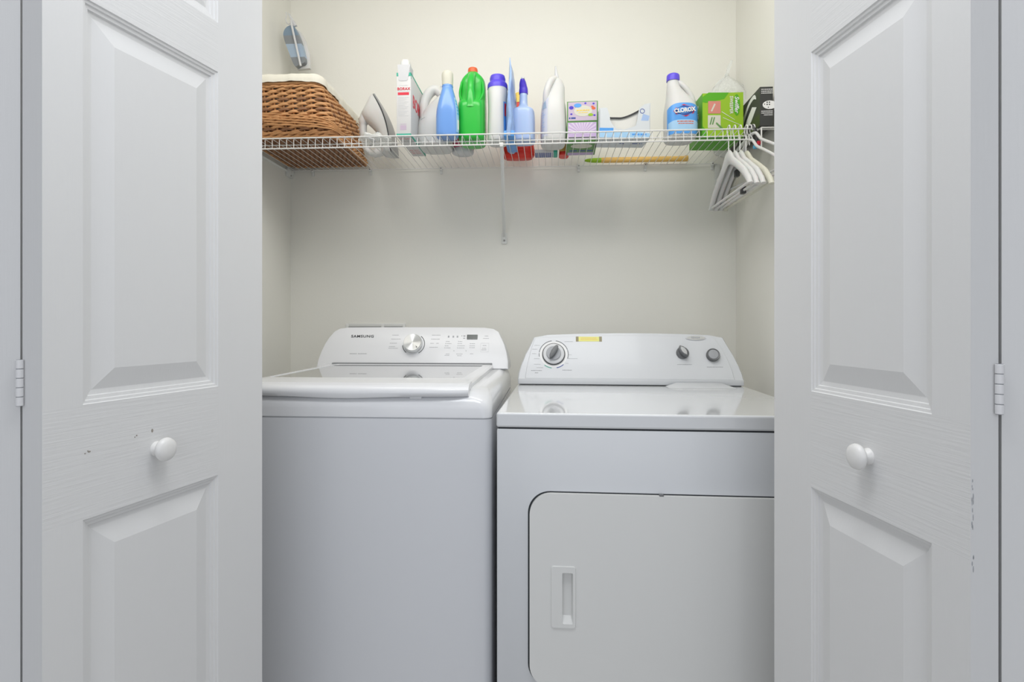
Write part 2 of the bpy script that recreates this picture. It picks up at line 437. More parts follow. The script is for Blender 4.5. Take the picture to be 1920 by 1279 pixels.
# lid
LXH = 0.288
def lid_out(z, ins, front, back=0.622, rad=0.03):
    P = []
    pts = rrect(-LXH+ins, LXH-ins, front, back, (rad, rad, 0.01, 0.01), 7)
    return pts
bm = nb()
# outer shell rings (bottom -> top) then glass opening
outer = []
for z, ins, fr in ((0.959, 0.004, 0.02), (0.959, 0.0, 0.012), (0.9705, 0.0, 0.012), (0.975, 0.004, 0.018), (0.9765, 0.010, 0.028)):
    outer.append([bm.verts.new((x, y, z - 0.004*max(0, (0.25-y))/0.25)) for x, y in rrect(-LXH+ins, LXH-ins, fr, 0.622-ins*0.3, (0.03, 0.03, 0.01, 0.01), 7)])
hole = [bm.verts.new((x, y, 0.9765)) for x, y in rrect(-LXH+0.030, LXH-0.030, 0.112, 0.610, (0.02, 0.02, 0.012, 0.012), 7)]
hole2 = [bm.verts.new((x, y, 0.9735)) for x, y in rrect(-LXH+0.031, LXH-0.031, 0.113, 0.609, (0.02, 0.02, 0.012, 0.012), 7)]
seq = outer + [hole, hole2]
for A, B in zip(seq, seq[1:]):
    for k in range(len(A)): bm.faces.new((A[k], A[(k+1) % len(A)], B[(k+1) % len(A)], B[k]))
lid = build('lid', bm, 'enamel2', ws)
# curved front lip with finger bulge
bm = nb(); N = 48; G = []
for i in range(N+1):
    u = -LXH+0.001 + (2*LXH-0.002)*i/N
    e = (abs(u)/LXH)**10*0.012
    b = 0.006*math.exp(-((u+0.02)/0.13)**2)
    rowp = [(0.06, 0.9722), (0.030, 0.9725), (0.012, 0.9695), (0.001, 0.9635), (-0.005, 0.957), (-0.0055, 0.950-b*0.5), (-0.003, 0.944-b), (0.004, 0.9415-b), (0.014, 0.943-b), (0.024, 0.950), (0.03, 0.961)]
    G.append([bm.verts.new((u, y+e, z)) for y, z in rowp])
for A, B in zip(G, G[1:]):
    for k in range(len(A)-1): bm.faces.new((A[k], A[k+1], B[k+1], B[k]))
bm.faces.new(G[0]); bm.faces.new(G[-1])
build('front_lip', bm, 'enamel2', lid, angle=50)
build('glass_pane', prism(nb(), rrect(-LXH+0.031, LXH-0.031, 0.113, 0.609, 0.014), 0.968, 0.9748, XY), 'glass', lid)
build('lid_lock_tab', bx(0.145, 0.175, 0.004, 0.02, 0.936, 0.943, r=0.002), 'enamel2', ws)
build('hinge_shadow_strip', bx(-LXH+0.01, LXH-0.005, 0.615, 0.634, 0.962, 0.9800), 'lid_shadow', ws)  # raised grey strip painting the shadow under the console lip
# console
LEAN = math.radians(24)
CY0, CZ0 = 0.628, 0.9600
def con(u, v, d): return (u, CY0 + v*math.sin(LEAN) + d*math.cos(LEAN), CZ0 + v*math.cos(LEAN) - d*math.sin(LEAN))
CH = 0.1575
outl = [(-0.338, 0.0), (0.338, 0.0), (0.337, 0.03), (0.331, 0.062), (0.321, 0.095), (0.310, 0.118), (0.300, 0.140), (0.282, 0.151), (0.25, 0.1562), (0.12, CH), (-0.12, CH), (-0.25, 0.1562), (-0.276, 0.152), (-0.294, 0.141), (-0.310, 0.118), (-0.321, 0.095), (-0.331, 0.062), (-0.337, 0.03)]
bm = nb()
A = [bm.verts.new(con(u, v, 0)) for u, v in outl]
mid = [bm.verts.new(con(u*1.004, v if v == 0 else v+0.001, 0.006)) for u, v in outl]
B = []
for u, v in outl:
    p = con(u*1.01, v, 0.0); B.append(bm.verts.new((p[0], min(WD-0.006, 0.735), max(CZ0, p[2]-0.008))))
A0 = [bm.verts.new(con(u*0.985, 0.0015+v*0.97, -0.002)) for u, v in outl]
for P, Q in ((A0, A), (A, mid), (mid, B)):
    for k in range(len(P)): bm.faces.new((P[k], P[(k+1) % len(P)], Q[(k+1) % len(P)], Q[k]))
bm.faces.new(A0); bm.faces.new(B)
wc = build('control_console', bm, 'panelw', ws, angle=40)
wf = lambda u, v, d: con(u, v, -0.002 - d)
def U(px): return (px-774)*0.00187
def V(py): return (1.115-(py-608)*0.00187 - CZ0)/math.cos(LEAN)*0.985
rnd = random.Random(11)
knob_c = (U(774), V(646))
cc = con(knob_c[0], knob_c[1], -0.002)
nrm = Vector(con(0, 0, -1)) - Vector(con(0, 0, 0)); vv = Vector(con(0, 1, 0)) - Vector(con(0, 0, 0))
def onk(x, y, h): p = Vector(cc) + Vector((1, 0, 0))*x + vv*y + nrm*h; return tuple(p)
dial = build('dial', lathe(nb(), [(0.0335, 0), (0.0335, 0.012), (0.0325, 0.019), (0.0315, 0.0215), (0.0305, 0.0225), (0.001, 0.0215)], n=64), 'dialchrome', ws, angle=25)
dial.location = cc; dial.rotation_euler = (PI/2-LEAN, 0, 0)
bm = nb()
for a0, a1 in ((-58, 52), (186, 232)):
    pts = []
    for k in range(17):
        a = math.radians(a0+(a1-a0)*k/16); pts.append((0.0405*math.cos(a), 0.0405*math.sin(a)))
    for k in range(16, -1, -1):
        a = math.radians(a0+(a1-a0)*k/16); pts.append((0.0378*math.cos(a), 0.0378*math.sin(a)))
    build('dial_arc', prism(nb(), pts, 0.0, 0.0006, onk), 'dgrey', ws)
build('dial_pointer', prism(nb(), [(0.016, -0.022), (0.020, -0.019), (0.013, -0.013)], 0.0220, 0.0228, XY), 'dgrey', dial)
rx = (PI/2-LEAN, 0, 0)
t = text('brand_lettering', 'SAMSUNG', 0.0135, 'dark', ws, con(U(678.5)-0.010, V(631), -0.0026), rx, xs=1.25, spacing=1.12, bold=0.0002)
L = scribble(U(653), U(667), V(664), 0.0032, rnd) + scribble(U(669), U(686), V(664), 0.0032, rnd)
for a, b, y in ((731, 743, 628.5), (730, 748, 636), (728, 742, 644), (727, 739, 650.5), (726.5, 745, 653.5), (808, 824, 628.5), (807, 823, 636), (806, 813, 644), (817, 822, 644), (805, 821, 651.5)):
    L += scribble(U(a), U(b), V(y), 0.0022, rnd)
for a in (840, 849, 857): L += [(U(a-1.5), U(a+1.5), V(633), V(629.5))]
L += [(U(864.5), U(866), V(630.5), V(629)), (U(868), U(872), V(631), V(629)), (U(868), U(872), V(635), V(633.5))]
for y in (640.5, 644.5, 648.5, 652.5):
    x = 835.5-(y-640)*0.15; L += [(U(x), U(x+1.3), V(y+.6), V(y-.7))] + scribble(U(x+2.5), U(x+rnd.uniform(5, 13)), V(y), 0.002, rnd)
    x = 859-(y-640)*0.1; L += [(U(x), U(x+1.3), V(y+.6), V(y-.7))] + scribble(U(x+2.5), U(x+rnd.uniform(5, 14)), V(y), 0.002, rnd)
for y in (644.5, 648.5, 652):
    L += [(U(881.5), U(883), V(y+.6), V(y-.7))] + scribble(U(884), U(891), V(y), 0.002, rnd)
L += scribble(U(906), U(913), V(648), 0.0022, rnd) + scribble(U(905), U(913), V(653), 0.0022, rnd) + scribble(U(904), U(913), V(656), 0.0022, rnd)
for a, b, y in ((837, 844, 664), (835, 844, 666.5), (857, 869, 664), (859, 867, 667), (883, 889, 663.5), (851, 853, 658), (874, 876, 658), (909, 916, 630), (906, 917, 634.5)):
    L += scribble(U(a), U(b), V(y), 0.002, rnd)
build('printed_markings', bars(L, wf), 'grey', ws)
bm = nb(); x0, x1, y0, y1 = U(902), U(917.5), V(660), V(643.5)
bars([(x0, x1, y0, y0+.0006), (x0, x1, y1-.0006, y1), (x0, x0+.0006, y0, y1), (x1-.0006, x1, y0, y1)], wf, bm=bm)
build('start_button_outline', bm, 'lgrey', ws)
build('display_window', prism(nb(), rrect(U(875), U(895.5), V(636.5), V(627.5), 0.002), 0.0, 0.001, wf), 'disp', ws)

# ------------------------------------------------------------------ dryer
DX, DY = cw(-0.0358, 1.312)
dr = thing('clothes_dryer', 'white front-loading clothes dryer with three grey dials, right of the washing machine', 'dryer', (DX, DY, 0), math.radians(-1.3))
DWD, DD = 0.737, 0.71
build('cabinet', box(nb(), 0.001, DWD-0.001, 0.001, DD-0.02, 0.03, 0.877, r=0.004), 'dryer', dr)
for fx in (0.05, DWD-0.05):
    for fy in (0.05, 0.64): build('foot', lathe(nb(), [(0.022, 0.0), (0.022, 0.01), (0.018, 0.032)], lambda a, b, h, fx=fx, fy=fy: (fx+a, fy+b, h), n=16), 'dark', dr)
build('seam', bx(0.004, DWD-0.004, 0.004, DD-0.03, 0.875, 0.8815), 'gap', dr)
bm = nb()
prism(bm, rrect(0.0, DWD, 0.0, DD-0.01, 0.006), 0.880, 0.914, XY)
top = build('top_panel', bm, 'dryertop', dr)
top.modifiers.new('bevel', 'BEVEL').width = 0.005; top.modifiers['bevel'].segments = 4; top.modifiers['bevel'].limit_method = 'ANGLE'
# door
def T(px): return (px-960)/F*1.31 + 0.0358
def Zf(py): return 1.115 - (py-608)/F*1.31
dx0, dx1 = T(993.5), DWD - T(993.5)
bm = nb()
prism(bm, rrect(dx0-0.0042, dx1+0.0025, 0.2965, 0.7375, 0.050, 10), 0.0035, 0.0003, XZ)
build('door_gap', bm, 'gap', dr)
bm = nb()
prism(bm, rrect(dx0, dx1, 0.300, 0.735, 0.048, 10), -0.0105, 0.0, XZ, r=0.005, seg=4)
dd = build('door', bm, 'dryerdoor', dr)
# recessed handle set in the door
hx0, hx1, hz0, hz1 = T(1033), T(1079), Zf(1168), Zf(1054)
bm = nb()
Y0 = -0.0135
def hring(x0, x1, z0, z1, r, y): return [bm.verts.new((x, y, z)) for x, z in rrect(x0, x1, z0, z1, r, 5)]
r1 = hring(hx0, hx1, hz0, hz1, 0.006, -0.010)
r2 = hring(hx0+0.001, hx1-0.001, hz0+0.001, hz1-0.001, 0.006, Y0)
ix0, ix1, iz0, iz1 = T(1054), T(1073.5), Zf(1160), Zf(1066)
r3 = hring(ix0, ix1, iz0, iz1, 0.003, Y0)
r4 = hring(ix0-0.006, ix1-0.003, iz0+0.014, iz1-0.004, 0.003, -0.0005)
for A, B in ((r1, r2), (r2, r3), (r3, r4)):
    for k in range(len(A)): bm.faces.new((A[k], A[(k+1) % len(A)], B[(k+1) % len(A)], B[k]))
bm.faces.new(r4)
# cut-out in the door front behind the recess
build('pull_handle', bm, 'dryerdoor', dd, angle=30)
# open the door face where the handle is recessed: the door skin keeps behind y=-0.0005 there
me = dd.data; bmd = nb(); bmd.from_mesh(me)
big = max(bmd.faces, key=lambda f: f.calc_area() if f.normal.y < -0.9 else 0)
lp = [v.co.copy() for v in big.verts]; bmd.faces.remove(big)
outv = [min(bmd.verts, key=lambda v, p=p: (v.co-p).length) for p in lp]
inn = [bmd.verts.new((x, -0.0105, z)) for x, z in ((hx0+0.003, hz0+0.003), (hx1-0.003, hz0+0.003), (hx1-0.003, hz1-0.003), (hx0+0.003, hz1-0.003))]
edges = []
for i in range(len(outv)):
    e = bmd.edges.get((outv[i], outv[(i+1) % len(outv)])) or bmd.edges.new((outv[i], outv[(i+1) % len(outv)])); edges.append(e)
for i in range(4): edges.append(bmd.edges.new((inn[i], inn[(i+1) % 4])))
bmesh.ops.triangle_fill(bmd, edges=edges, use_beauty=True)
bmesh.ops.recalc_face_normals(bmd, faces=bmd.faces)
bmd.to_mesh(me); bmd.free()
for f in me.polygons: f.use_smooth = True
me.set_sharp_from_angle(angle=math.radians(35))
build('door_catch', bx(T(1230), T(1238), -0.011, 0.002, 0.7345, 0.738, r=0.001), 'dgrey', dr)
# console
DL = math.radians(23)
EY, EZ = 0.603, 0.914
def dc(u, v, d): return (u, EY + 0.004 + (v*math.sin(DL) if v > 0 else 0) + d*math.cos(DL), EZ + 0.020 + v*math.cos(DL) - d*math.sin(DL))
DU = lambda px: DWD/2 + (px-1181.5)*0.00182
DV = lambda py: (1.115-(py-608)*0.00183 - EZ - 0.020)/math.cos(DL)
hw = DWD/2
def crown(x): return 0.1655 - 0.010*((x-hw)/0.33)**2
def side(x0, x1, x2, x3, base, inset):
    pts = []
    nseg = 14
    right = [(hw+x0, base), (hw+x0-0.002, 0.02), (hw+x0-0.010, 0.05), (hw+x0-0.022, 0.085), (hw+x0-0.036, 0.115)]
    topx = hw+x1
    for p in right: pts.append(p)
    for k in range(nseg+1):
        x = topx - (2*x1)*k/nseg; y = crown(x) - inset
        if k in (0, nseg): y -= 0.007
        pts.append((x, y))
    for p in reversed(right): pts.append((DWD-p[0], p[1]))
    return pts
outd = side(hw-0.003, 0.315, 0, 0, 0.0, 0)
bm = nb()
def ringc(P, d, sc=1.0, dv=0): return [bm.verts.new(dc(hw+(u-hw)*sc, v+dv, d)) for u, v in P]
R1 = ringc(outd, 0.004); R0 = ringc([(hw+(u-hw)*0.99, v*0.985) for u, v in outd], 0.0)
RB = [bm.verts.new((v.co.x, DD-0.012, max(EZ+0.02, v.co.z-0.006))) for v in R1]
for P, Q in ((R0, R1), (R1, RB)):
    for k in range(len(P)): bm.faces.new((P[k], P[(k+1) % len(P)], Q[(k+1) % len(P)], Q[k]))
bm.faces.new(R0); bm.faces.new(RB)
dcon = build('control_console', bm, 'dryer', dr, angle=40)
build('console_base', box(nb(), 0.004, DWD-0.004, EY, DD-0.012, 0.9165, 0.936, r=0.003), 'dryer', dr)
build('console_gap', bx(0.012, DWD-0.012, EY+0.004, DD-0.02, 0.913, 0.9170), 'gap', dr)
# face plate
fp = [(DU(994), DV(707)), (DU(1366), DV(707)), (DU(1363), DV(690)), (DU(1357), DV(670)), (DU(1348), DV(650)), (DU(1340), DV(636))]
for k in range(13):
    x = DU(1334) - (DU(1334)-DU(1014))*k/12; fp.append((x, crown(x)-0.011))
fp += [(DU(1010), DV(636)), (DU(1004), DV(655)), (DU(998), DV(680))]
df = lambda u, v, d: dc(u, v, -d)
bm = nb(); prism(bm, fp, 0.0, 0.0035, df)
fpo = build('face_plate', bm, 'dryer', dr)
fpo.modifiers.new('bevel', 'BEVEL').width = 0.0025; fpo.modifiers['bevel'].segments = 3
df2 = lambda u, v, d: dc(u, v, -0.0035-d)
dn = Vector(dc(0, 1, -1)) - Vector(dc(0, 1, 0)); dv_ = Vector(dc(0, 2, 0)) - Vector(dc(0, 1, 0))
def onp(px, py):
    c = Vector(df2(DU(px), DV(py), 0))
    return lambda x, y, h: tuple(c + Vector((1, 0, 0))*x + dv_*y + dn*h)
rd = (PI/2-DL, 0, 0)
# main dial
to = onp(1046, 664)
k1 = build('timer_dial', lathe(nb(), [(0.036, 0), (0.036, 0.006), (0.0345, 0.0085), (0.030, 0.0095), (0.001, 0.0095)], to, n=48), 'white2', dr)
build('dial_rim', lathe(nb(), [(0.0385, 0.0), (0.0385, 0.004), (0.036, 0.0045)], to, n=48), 'dark', k1)
build('dial_cap', lathe(nb(), [(0.0245, 0.0095), (0.0245, 0.013), (0.023, 0.0145), (0.001, 0.0145)], to, n=40), 'mgrey', k1)
def rot2(P, a): return [(x*math.cos(a)-y*math.sin(a), x*math.sin(a)+y*math.cos(a)) for x, y in P]
build('dial_grip', prism(nb(), rot2([(-0.026, 0), (-0.016, -0.006), (0.0, -0.0085), (0.018, -0.007), (0.026, -0.003), (0.026, 0.003), (0.018, 0.007), (0, 0.0085), (-0.016, 0.006)], math.radians(60)), 0.030, 0.0145, to, r=0.002), 'dgrey', k1)
for c, spans in (('dgrey', ((20, 82), (-18, 18), (98, 172), (176, 190))), ('teal', ((232, 262),)), ('navy', ((282, 312),))):
    for a0, a1 in spans:
        pts = []
        for rr_, rng in ((0.0500, range(13)), (0.0478, range(12, -1, -1))):
            for k in rng:
                a = math.radians(a0+(a1-a0)*k/12); pts.append((rr_*math.cos(a), rr_*math.sin(a)))
        build('cycle_arc', prism(nb(), pts, 0.0, 0.0005, to), c, dr)
bm = nb(); prism(bm, ellipse(0, 0, 0.0465, 0.0465, 48), 0, 0.0004, to); build('dial_surround', bm, 'wprint', dr)
# small selector with grip, and the start button
to = onp(1279, 661)
k2 = build('temperature_dial', lathe(nb(), [(0.0205, 0), (0.0205, 0.005), (0.017, 0.008), (0.001, 0.008)], to, n=32), 'dgrey', dr)
build('dial_grip', prism(nb(), rot2([(-0.022, 0), (-0.012, -0.008), (0.0, -0.0105), (0.012, -0.008), (0.022, 0), (0.012, 0.008), (0, 0.0105), (-0.012, 0.008)], math.radians(122)), 0.026, 0.006, to, r=0.0015), 'dgrey', k2)
build('grip_face', prism(nb(), rot2([(-0.017, 0.000), (-0.008, -0.006), (0.0, -0.0075), (0.009, -0.006), (0.017, 0), (0.009, 0.005), (0, 0.0065), (-0.008, 0.005)], math.radians(122)), 0.0266, 0.026, to), 'chrome', k2)
to = onp(1332, 665)
k3 = build('start_button', lathe(nb(), [(0.0215, 0), (0.0215, 0.010), (0.020, 0.013), (0.017, 0.0115), (0.001, 0.0125)], to, n=32), 'dgrey', dr)
build('button_face', lathe(nb(), [(0.0165, 0.0118), (0.015, 0.0135), (0.001, 0.0145)], to, n=28), 'mgrey', k3)
bm = nb(); prism(bm, ellipse(0, 0, 0.0335, 0.0085, 36), 0.0, 0.0022, onp(1305, 634), r=0)
bd = build('brand_badge', bm, 'lgrey', dr)
bm = nb(); prism(bm, ellipse(0, 0, 0.0300, 0.0066, 36), 0.0021, 0.0028, onp(1305, 634)); build('badge_face', bm, 'chrome', bd)
L = [(-0.015+0.0042*k, -0.015+0.0042*k+0.003, -0.002, 0.003) for k in range(7)]
build('badge_lettering', bars([(a, b, c, d) for a, b, c, d in L], lambda u, v, d: onp(1305, 634)(u, v, 0.0028+d)), 'mgrey', bd)
L = scribble(DU(1268), DU(1294), DV(681), 0.0026, rnd) + scribble(DU(1320), DU(1348), DV(685), 0.0026, rnd)
L += scribble(DU(1005), DU(1025), DV(693), 0.003, rnd) + scribble(DU(1012), DU(1018), DV(697), 0.003, rnd) + scribble(DU(1062), DU(1079), DV(692), 0.003, rnd)
for a, b, y in ((1006, 1016, 655), (1006, 1014, 663), (1010, 1020, 672), (1010, 1022, 682), (1015, 1027, 688), (1073, 1079, 665), (1072, 1090, 671.5), (1068, 1073, 680), (1010, 1020, 648), (1066, 1082, 641)):
    L += scribble(DU(a), DU(b), DV(y), 0.0018, rnd)
build('printed_markings', bars(L, df2), 'grey', dr)
st = build('yellow_sticker', bars([(DU(1092), DU(1130), DV(640.5), DV(632))], df2, t=0.0006), 'ylw', dr)
for a, b in ((1087, 1092), (1130, 1135)): build('sticker_end', bars([(DU(a), DU(b), DV(640.8), DV(631.8))], df2, t=0.0006), 'brown', st)
build('sticker_print', bars(scribble(DU(1096), DU(1127), DV(637.2), 0.0022, rnd)+scribble(DU(1096), DU(1125), DV(634.5), 0.0018, rnd), lambda u, v, d: df2(u, v, d+0.0006)), 'amber', st)
bm = nb()
LU = lambda px: DWD/2 + (px-1188)*0.00177
A_ = [bm.verts.new(p) for p in ((LU(1252), 0.535, 0.914), (LU(1372), 0.535, 0.914), (LU(1352), 0.592, 0.926), (LU(1272), 0.592, 0.926), (LU(1352), 0.600, 0.926), (LU(1272), 0.600, 0.926), (LU(1372), 0.600, 0.914), (LU(1252), 0.600, 0.914))]
for q_ in ((0, 1, 2, 3), (3, 2, 4, 5), (5, 4, 6, 7), (1, 6, 4, 2), (0, 3, 5, 7), (0, 7, 6, 1)): bm.faces.new([A_[k] for k in q_])
lo = build('lint_screen_cover', bm, 'dryer', dr); lo.modifiers.new('bevel', 'BEVEL').width = 0.003; lo.modifiers['bevel'].segments = 3

# ------------------------------------------------------------------ outlet box on the wall behind the washer
x0, x1 = cw((641-960)/F*2.31, 2.31)[0], cw((757-960)/F*2.31, 2.31)[0]
ob = thing('washer_outlet_box', 'white plastic washer outlet box set in the wall behind the washing machine', 'outlet box', (0, YW, 0))
bm = nb(); xm = x0+(x1-x0)*0.62
box(bm, x0, x1, -0.004, 0, 1.105, 1.118, r=0.001); box(bm, x0, x1, -0.006, 0, 0.93, 0.942, r=0.002)
for a in (x0, xm-0.006, x1-0.012): box(bm, a, a+0.012, -0.006, 0, 0.935, 1.115, r=0.002)
build('box_frame', bm, 'bracket', ob)
build('box_back', bx(x0+0.01, x1-0.01, -0.0015, 0, 0.94, 1.11), 'white2', ob)

# ------------------------------------------------------------------ wire shelf
YB, YFR = 2.302, 1.906
SX0, SX1 = XL+0.012, 0.658
sh = thing('wire_shelf', 'long white wire shelf across the back wall above the machines', 'shelf', (0, 0, ZD))
WR = 0.0021
bm = nb()
for y, dz in ((YB-0.004, -0.0045), (1.966, -0.0045)):
    tube(bm, [(SX0, y, dz), (SX1, y, dz)], 0.0022, 8)
x = SX0+0.008
while x < SX1:
    tube(bm, [(x, YB, -WR), (x, YFR+0.004, -WR), (x, YFR+0.001, -0.0035), (x, YFR, -0.008), (x, YFR, -0.036)], WR*0.55, 6)
    x += 0.02505
build('wire_deck', bm, 'wire', sh)
bm = nb()
tube(bm, [(SX0, YFR-0.002, -0.001), (SX1, YFR-0.002, -0.001)], 0.0025, 8)
tube(bm, [(SX0, YFR-0.002, -0.036), (SX1, YFR-0.002, -0.036)], 0.0025, 8)
build('front_rail', bm, 'wire', sh)
# diagonal support
bxp = cw((940-960)/F*1.905, 1.905)[0]
zb = (1.115 + (608-447)/F*2.31) - ZD
bxe = cw((945.5-960)/F*2.31, 2.31)[0]
bm = nb(); tube(bm, [(bxp, YFR+0.006, -0.040), (bxp, YFR+0.02, -0.052), (bxe, YW-0.008, zb+0.010), (bxe, YW-0.003, zb-0.006)], 0.0065, 10)
br = build('support_brace', bm, 'bracket', sh)
build('brace_foot', bx(bxe-0.011, bxe+0.011, YW-0.006, YW, zb-0.022, zb+0.022, r=0.002), 'bracket', br)
build('screw', lathe(nb(), [(0.004, 0), (0.003, 0.002), (0.001, 0.0026)], lambda a, b, h: (bxe+a, YW-0.0085-h, zb-0.008+b), n=14), 'screw', br)
build('brace_hook', bx(bxp-0.006, bxp+0.006, YFR-0.005, YFR+0.008, -0.044, -0.030, r=0.002), 'wire', br)
for px in (575, 688, 825, 942, 1085, 1208, 1330):
    cx = cw((px-960)/F*2.30, 2.30)[0]
    bm = nb(); box(bm, cx-0.006, cx+0.006, YW-0.014, YW, -0.012, 0.004, r=0.002); box(bm, cx-0.005, cx+0.005, YW-0.006, YW, -0.026, -0.010, r=0.001)
    cl = build('wall_clip', bm, 'bracket', sh)
    build('screw', lathe(nb(), [(0.0025, 0), (0.002, 0.0015)], lambda a, b, h: (cx+a, YW-0.014-h, -0.004+b), n=10), 'screw', cl)
# end brackets on side walls
bm = nb(); box(bm, XL, XL+0.012, 2.262, YW, -0.035, 0.006, r=0.003); box(bm, XL, XL+0.016, 2.27, YW-0.004, -0.022, -0.004, r=0.003)
eb = build('end_bracket', bm, 'bracket', sh)
build('screw', lathe(nb(), [(0.003, 0), (0.002, 0.002)], lambda a, b, h: (XL+0.012+h, 2.285+a, -0.028+b), n=10), 'screw', eb)
bm = nb(); tube(bm, [(XL+0.004, 1.92, -0.012), (XL+0.004, 2.27, -0.012)], 0.005, 8); build('side_rail', bm, 'bracket', sh)
bm = nb(); tube(bm, [(SX1-0.004, YFR, -0.02), (SX1-0.002, 2.10, -0.03), (SX1+0.004, YW-0.006, -0.07)], 0.0055, 8)
box(bm, SX1-0.006, SX1+0.014, YW-0.008, YW, -0.095, -0.005, r=0.002); build('end_bracket', bm, 'bracket', sh)

# ------------------------------------------------------------------ wicker basket
def rr_path(x0, x1, y0, y1, r, n):
    P = rrect(x0, x1, y0, y1, r, 8); P.append(P[0]); L = [0]
    for a, b in zip(P, P[1:]): L.append(L[-1]+math.hypot(b[0]-a[0], b[1]-a[1]))
    out = []; j = 0
    for k in range(n):
        s = L[-1]*k/n
        while L[j+1] < s: j += 1
        t = (s-L[j])/max(1e-9, L[j+1]-L[j]); a, b = P[j], P[j+1]
        out.append((a[0]+(b[0]-a[0])*t, a[1]+(b[1]-a[1])*t))
    return out
bk = thing('wicker_basket', 'tan wicker basket with a cream cloth liner on the left end of the wire shelf', 'basket', (-0.872, 2.09, ZD))
BH = 0.176
def bdim(t):  # t 0 bottom..1 top
    return (-0.165, 0.146-0.040*t, -0.160-0.052*t, 0.185-0.002*t)
NS = 40
def brow(t, n): d = bdim(t); return rr_path(d[0], d[1], d[2], d[3], 0.028, n)
bm = nb(); bm2 = nb()
rows = 21
for r_ in range(rows):
    t = 0.06 + 0.87*r_/(rows-1); n = NS*5; P = brow(t, n); pts = []
    for k, (x, y) in enumerate(P):
        a = P[(k-1) % n]; b = P[(k+1) % n]; tx, ty = b[0]-a[0], b[1]-a[1]; l = math.hypot(tx, ty); nx, ny = ty/l, -tx/l
        ph = math.cos(2*PI*(k/5)/2 + PI*(r_ % 2))
        off = 0.0045*ph
        pts.append((x+nx*off, y+ny*off, BH*t + 0.0022*math.sin(2*PI*(k/5)/2 + PI*(r_ % 2) + 0.6)))
    tube(bm, pts, 0.0051, 6, closed=True, mi=r_ % 2 if random.random() < 0.3 else 0)
# doubled braid bands (bottom rope and middle band)
for t, rad, amp in ((0.05, 0.007, 0.003), (0.115, 0.006, 0.003), (0.37, 0.0055, 0.004), (0.93, 0.0045, 0.002)):
    n = 160; P = brow(t, n)
    for q in range(2):
        pts = []
        for k, (x, y) in enumerate(P):
            a = P[(k-1) % n]; b = P[(k+1) % n]; tx, ty = b[0]-a[0], b[1]-a[1]; l = math.hypot(tx, ty); nx, ny = ty/l, -tx/l
            ph = 2*PI*k/8 + PI*q
            pts.append((x+nx*(0.006+amp*math.cos(ph)), y+ny*(0.006+amp*math.cos(ph)), BH*t + amp*math.sin(ph)))
        tube(bm, pts, rad*0.62, 6, closed=True)
P0 = brow(0.0, NS); P1 = brow(1.0, NS)
for a, b in zip(P0, P1): tube(bm, [(a[0], a[1], 0.004), (b[0], b[1], BH)], 0.0036, 6)
ind = [[bm.verts.new((x*0.955, y*0.955+0.001, z)) for x, y in brow(t, 60)] for t, z in ((0.02, 0.004), (0.9, BH*0.9))]  # added dark inner wall standing in for shade in the weave gaps
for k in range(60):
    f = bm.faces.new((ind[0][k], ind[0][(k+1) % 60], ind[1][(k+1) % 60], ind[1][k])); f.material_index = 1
# loose canes crossing the front-right corner near the base
for k in range(5):
    tube(bm, smooth_pts([(-0.12+0.012*k, -0.206, 0.080-0.0095*k), (0.00+0.012*k, -0.202, 0.073-0.0095*k), (0.105+0.004*k, -0.198, 0.062-0.0085*k), (0.150, -0.172, 0.046-0.005*k), (0.160, -0.105+0.01*k, 0.022), (0.162, -0.06+0.01*k, 0.010)], 5), 0.0021, 5)
build('woven_body', bm, ['wick', 'wick2'], bk, angle=60)
bm = nb()
d = bdim(0)
for k in range(34):
    x = d[0]+0.006 + (d[1]-d[0]-0.012)*k/33; pts = []
    for j in range(33):
        y = d[2]+0.004 + (d[3]-d[2]-0.008)*j/32; pts.append((x, y, 0.006+0.0028*math.cos(PI*j/2+PI*k)))
    tube(bm, pts, 0.0048, 5)
build('woven_base', bm, 'wick2', bk, angle=60)  # base coloured dark brown to paint the shadow beneath the basket
P = brow(1.0, 120); bm = nb(); tube(bm, [(x, y, BH-0.001) for x, y in P], 0.006, 8, closed=True); build('rim', bm, 'wick', bk, angle=60)
# cloth liner folded over the rim
bm = nb(); n = 160; P = brow(1.0, n); G = []; rnd = random.Random(5)
for k, (x, y) in enumerate(P):
    a = P[(k-1) % n]; b = P[(k+1) % n]; tx, ty = b[0]-a[0], b[1]-a[1]; l = math.hypot(tx, ty); nx, ny = ty/l, -tx/l
    wv = math.sin(k*0.55)+0.6*math.sin(k*1.31+1)
    drop = 0.006 + 0.003*math.sin(k*0.16+1) + (0.012 if x > 0.09 and y > -0.05 else 0)
    prof = ((-0.035, -0.09), (-0.022, -0.05), (-0.014, -0.006), (-0.010, 0.014), (-0.004, 0.0235), (0.003, 0.0245), (0.009, 0.018), (0.0125, 0.004), (0.0125, -drop), (0.0105, -drop), (0.0100, -drop*0.5))
    row = []
    for j, (o, h) in enumerate(prof):
        q = 0.0013*wv*(1.0 if j > 5 else 0.4)
        row.append(bm.verts.new((x+nx*(o+q), y+ny*(o+q), BH+0.004+h+0.0006*wv)))
    G.append(row)
for k in range(n):
    A, B = G[k], G[(k+1) % n]
    for j in range(len(A)-1): bm.faces.new((A[j], A[j+1], B[j+1], B[j]))
ln = build('cloth_liner', bm, 'cloth', bk, angle=70)
bm = nb()
tube(bm, smooth_pts([(0.112, 0.150, BH-0.01), (0.128, 0.150, BH-0.035), (0.136, 0.14, BH-0.065), (0.142, 0.145, BH-0.110), (0.152, 0.15, BH-0.15)], 5), 0.0024, 6)
tube(bm, smooth_pts([(0.115, 0.155, BH-0.008), (0.146, 0.15, BH-0.04), (0.160, 0.15, BH-0.09), (0.176, 0.14, BH-0.135), (0.19, 0.13, BH-0.168)], 5), 0.0026, 6)
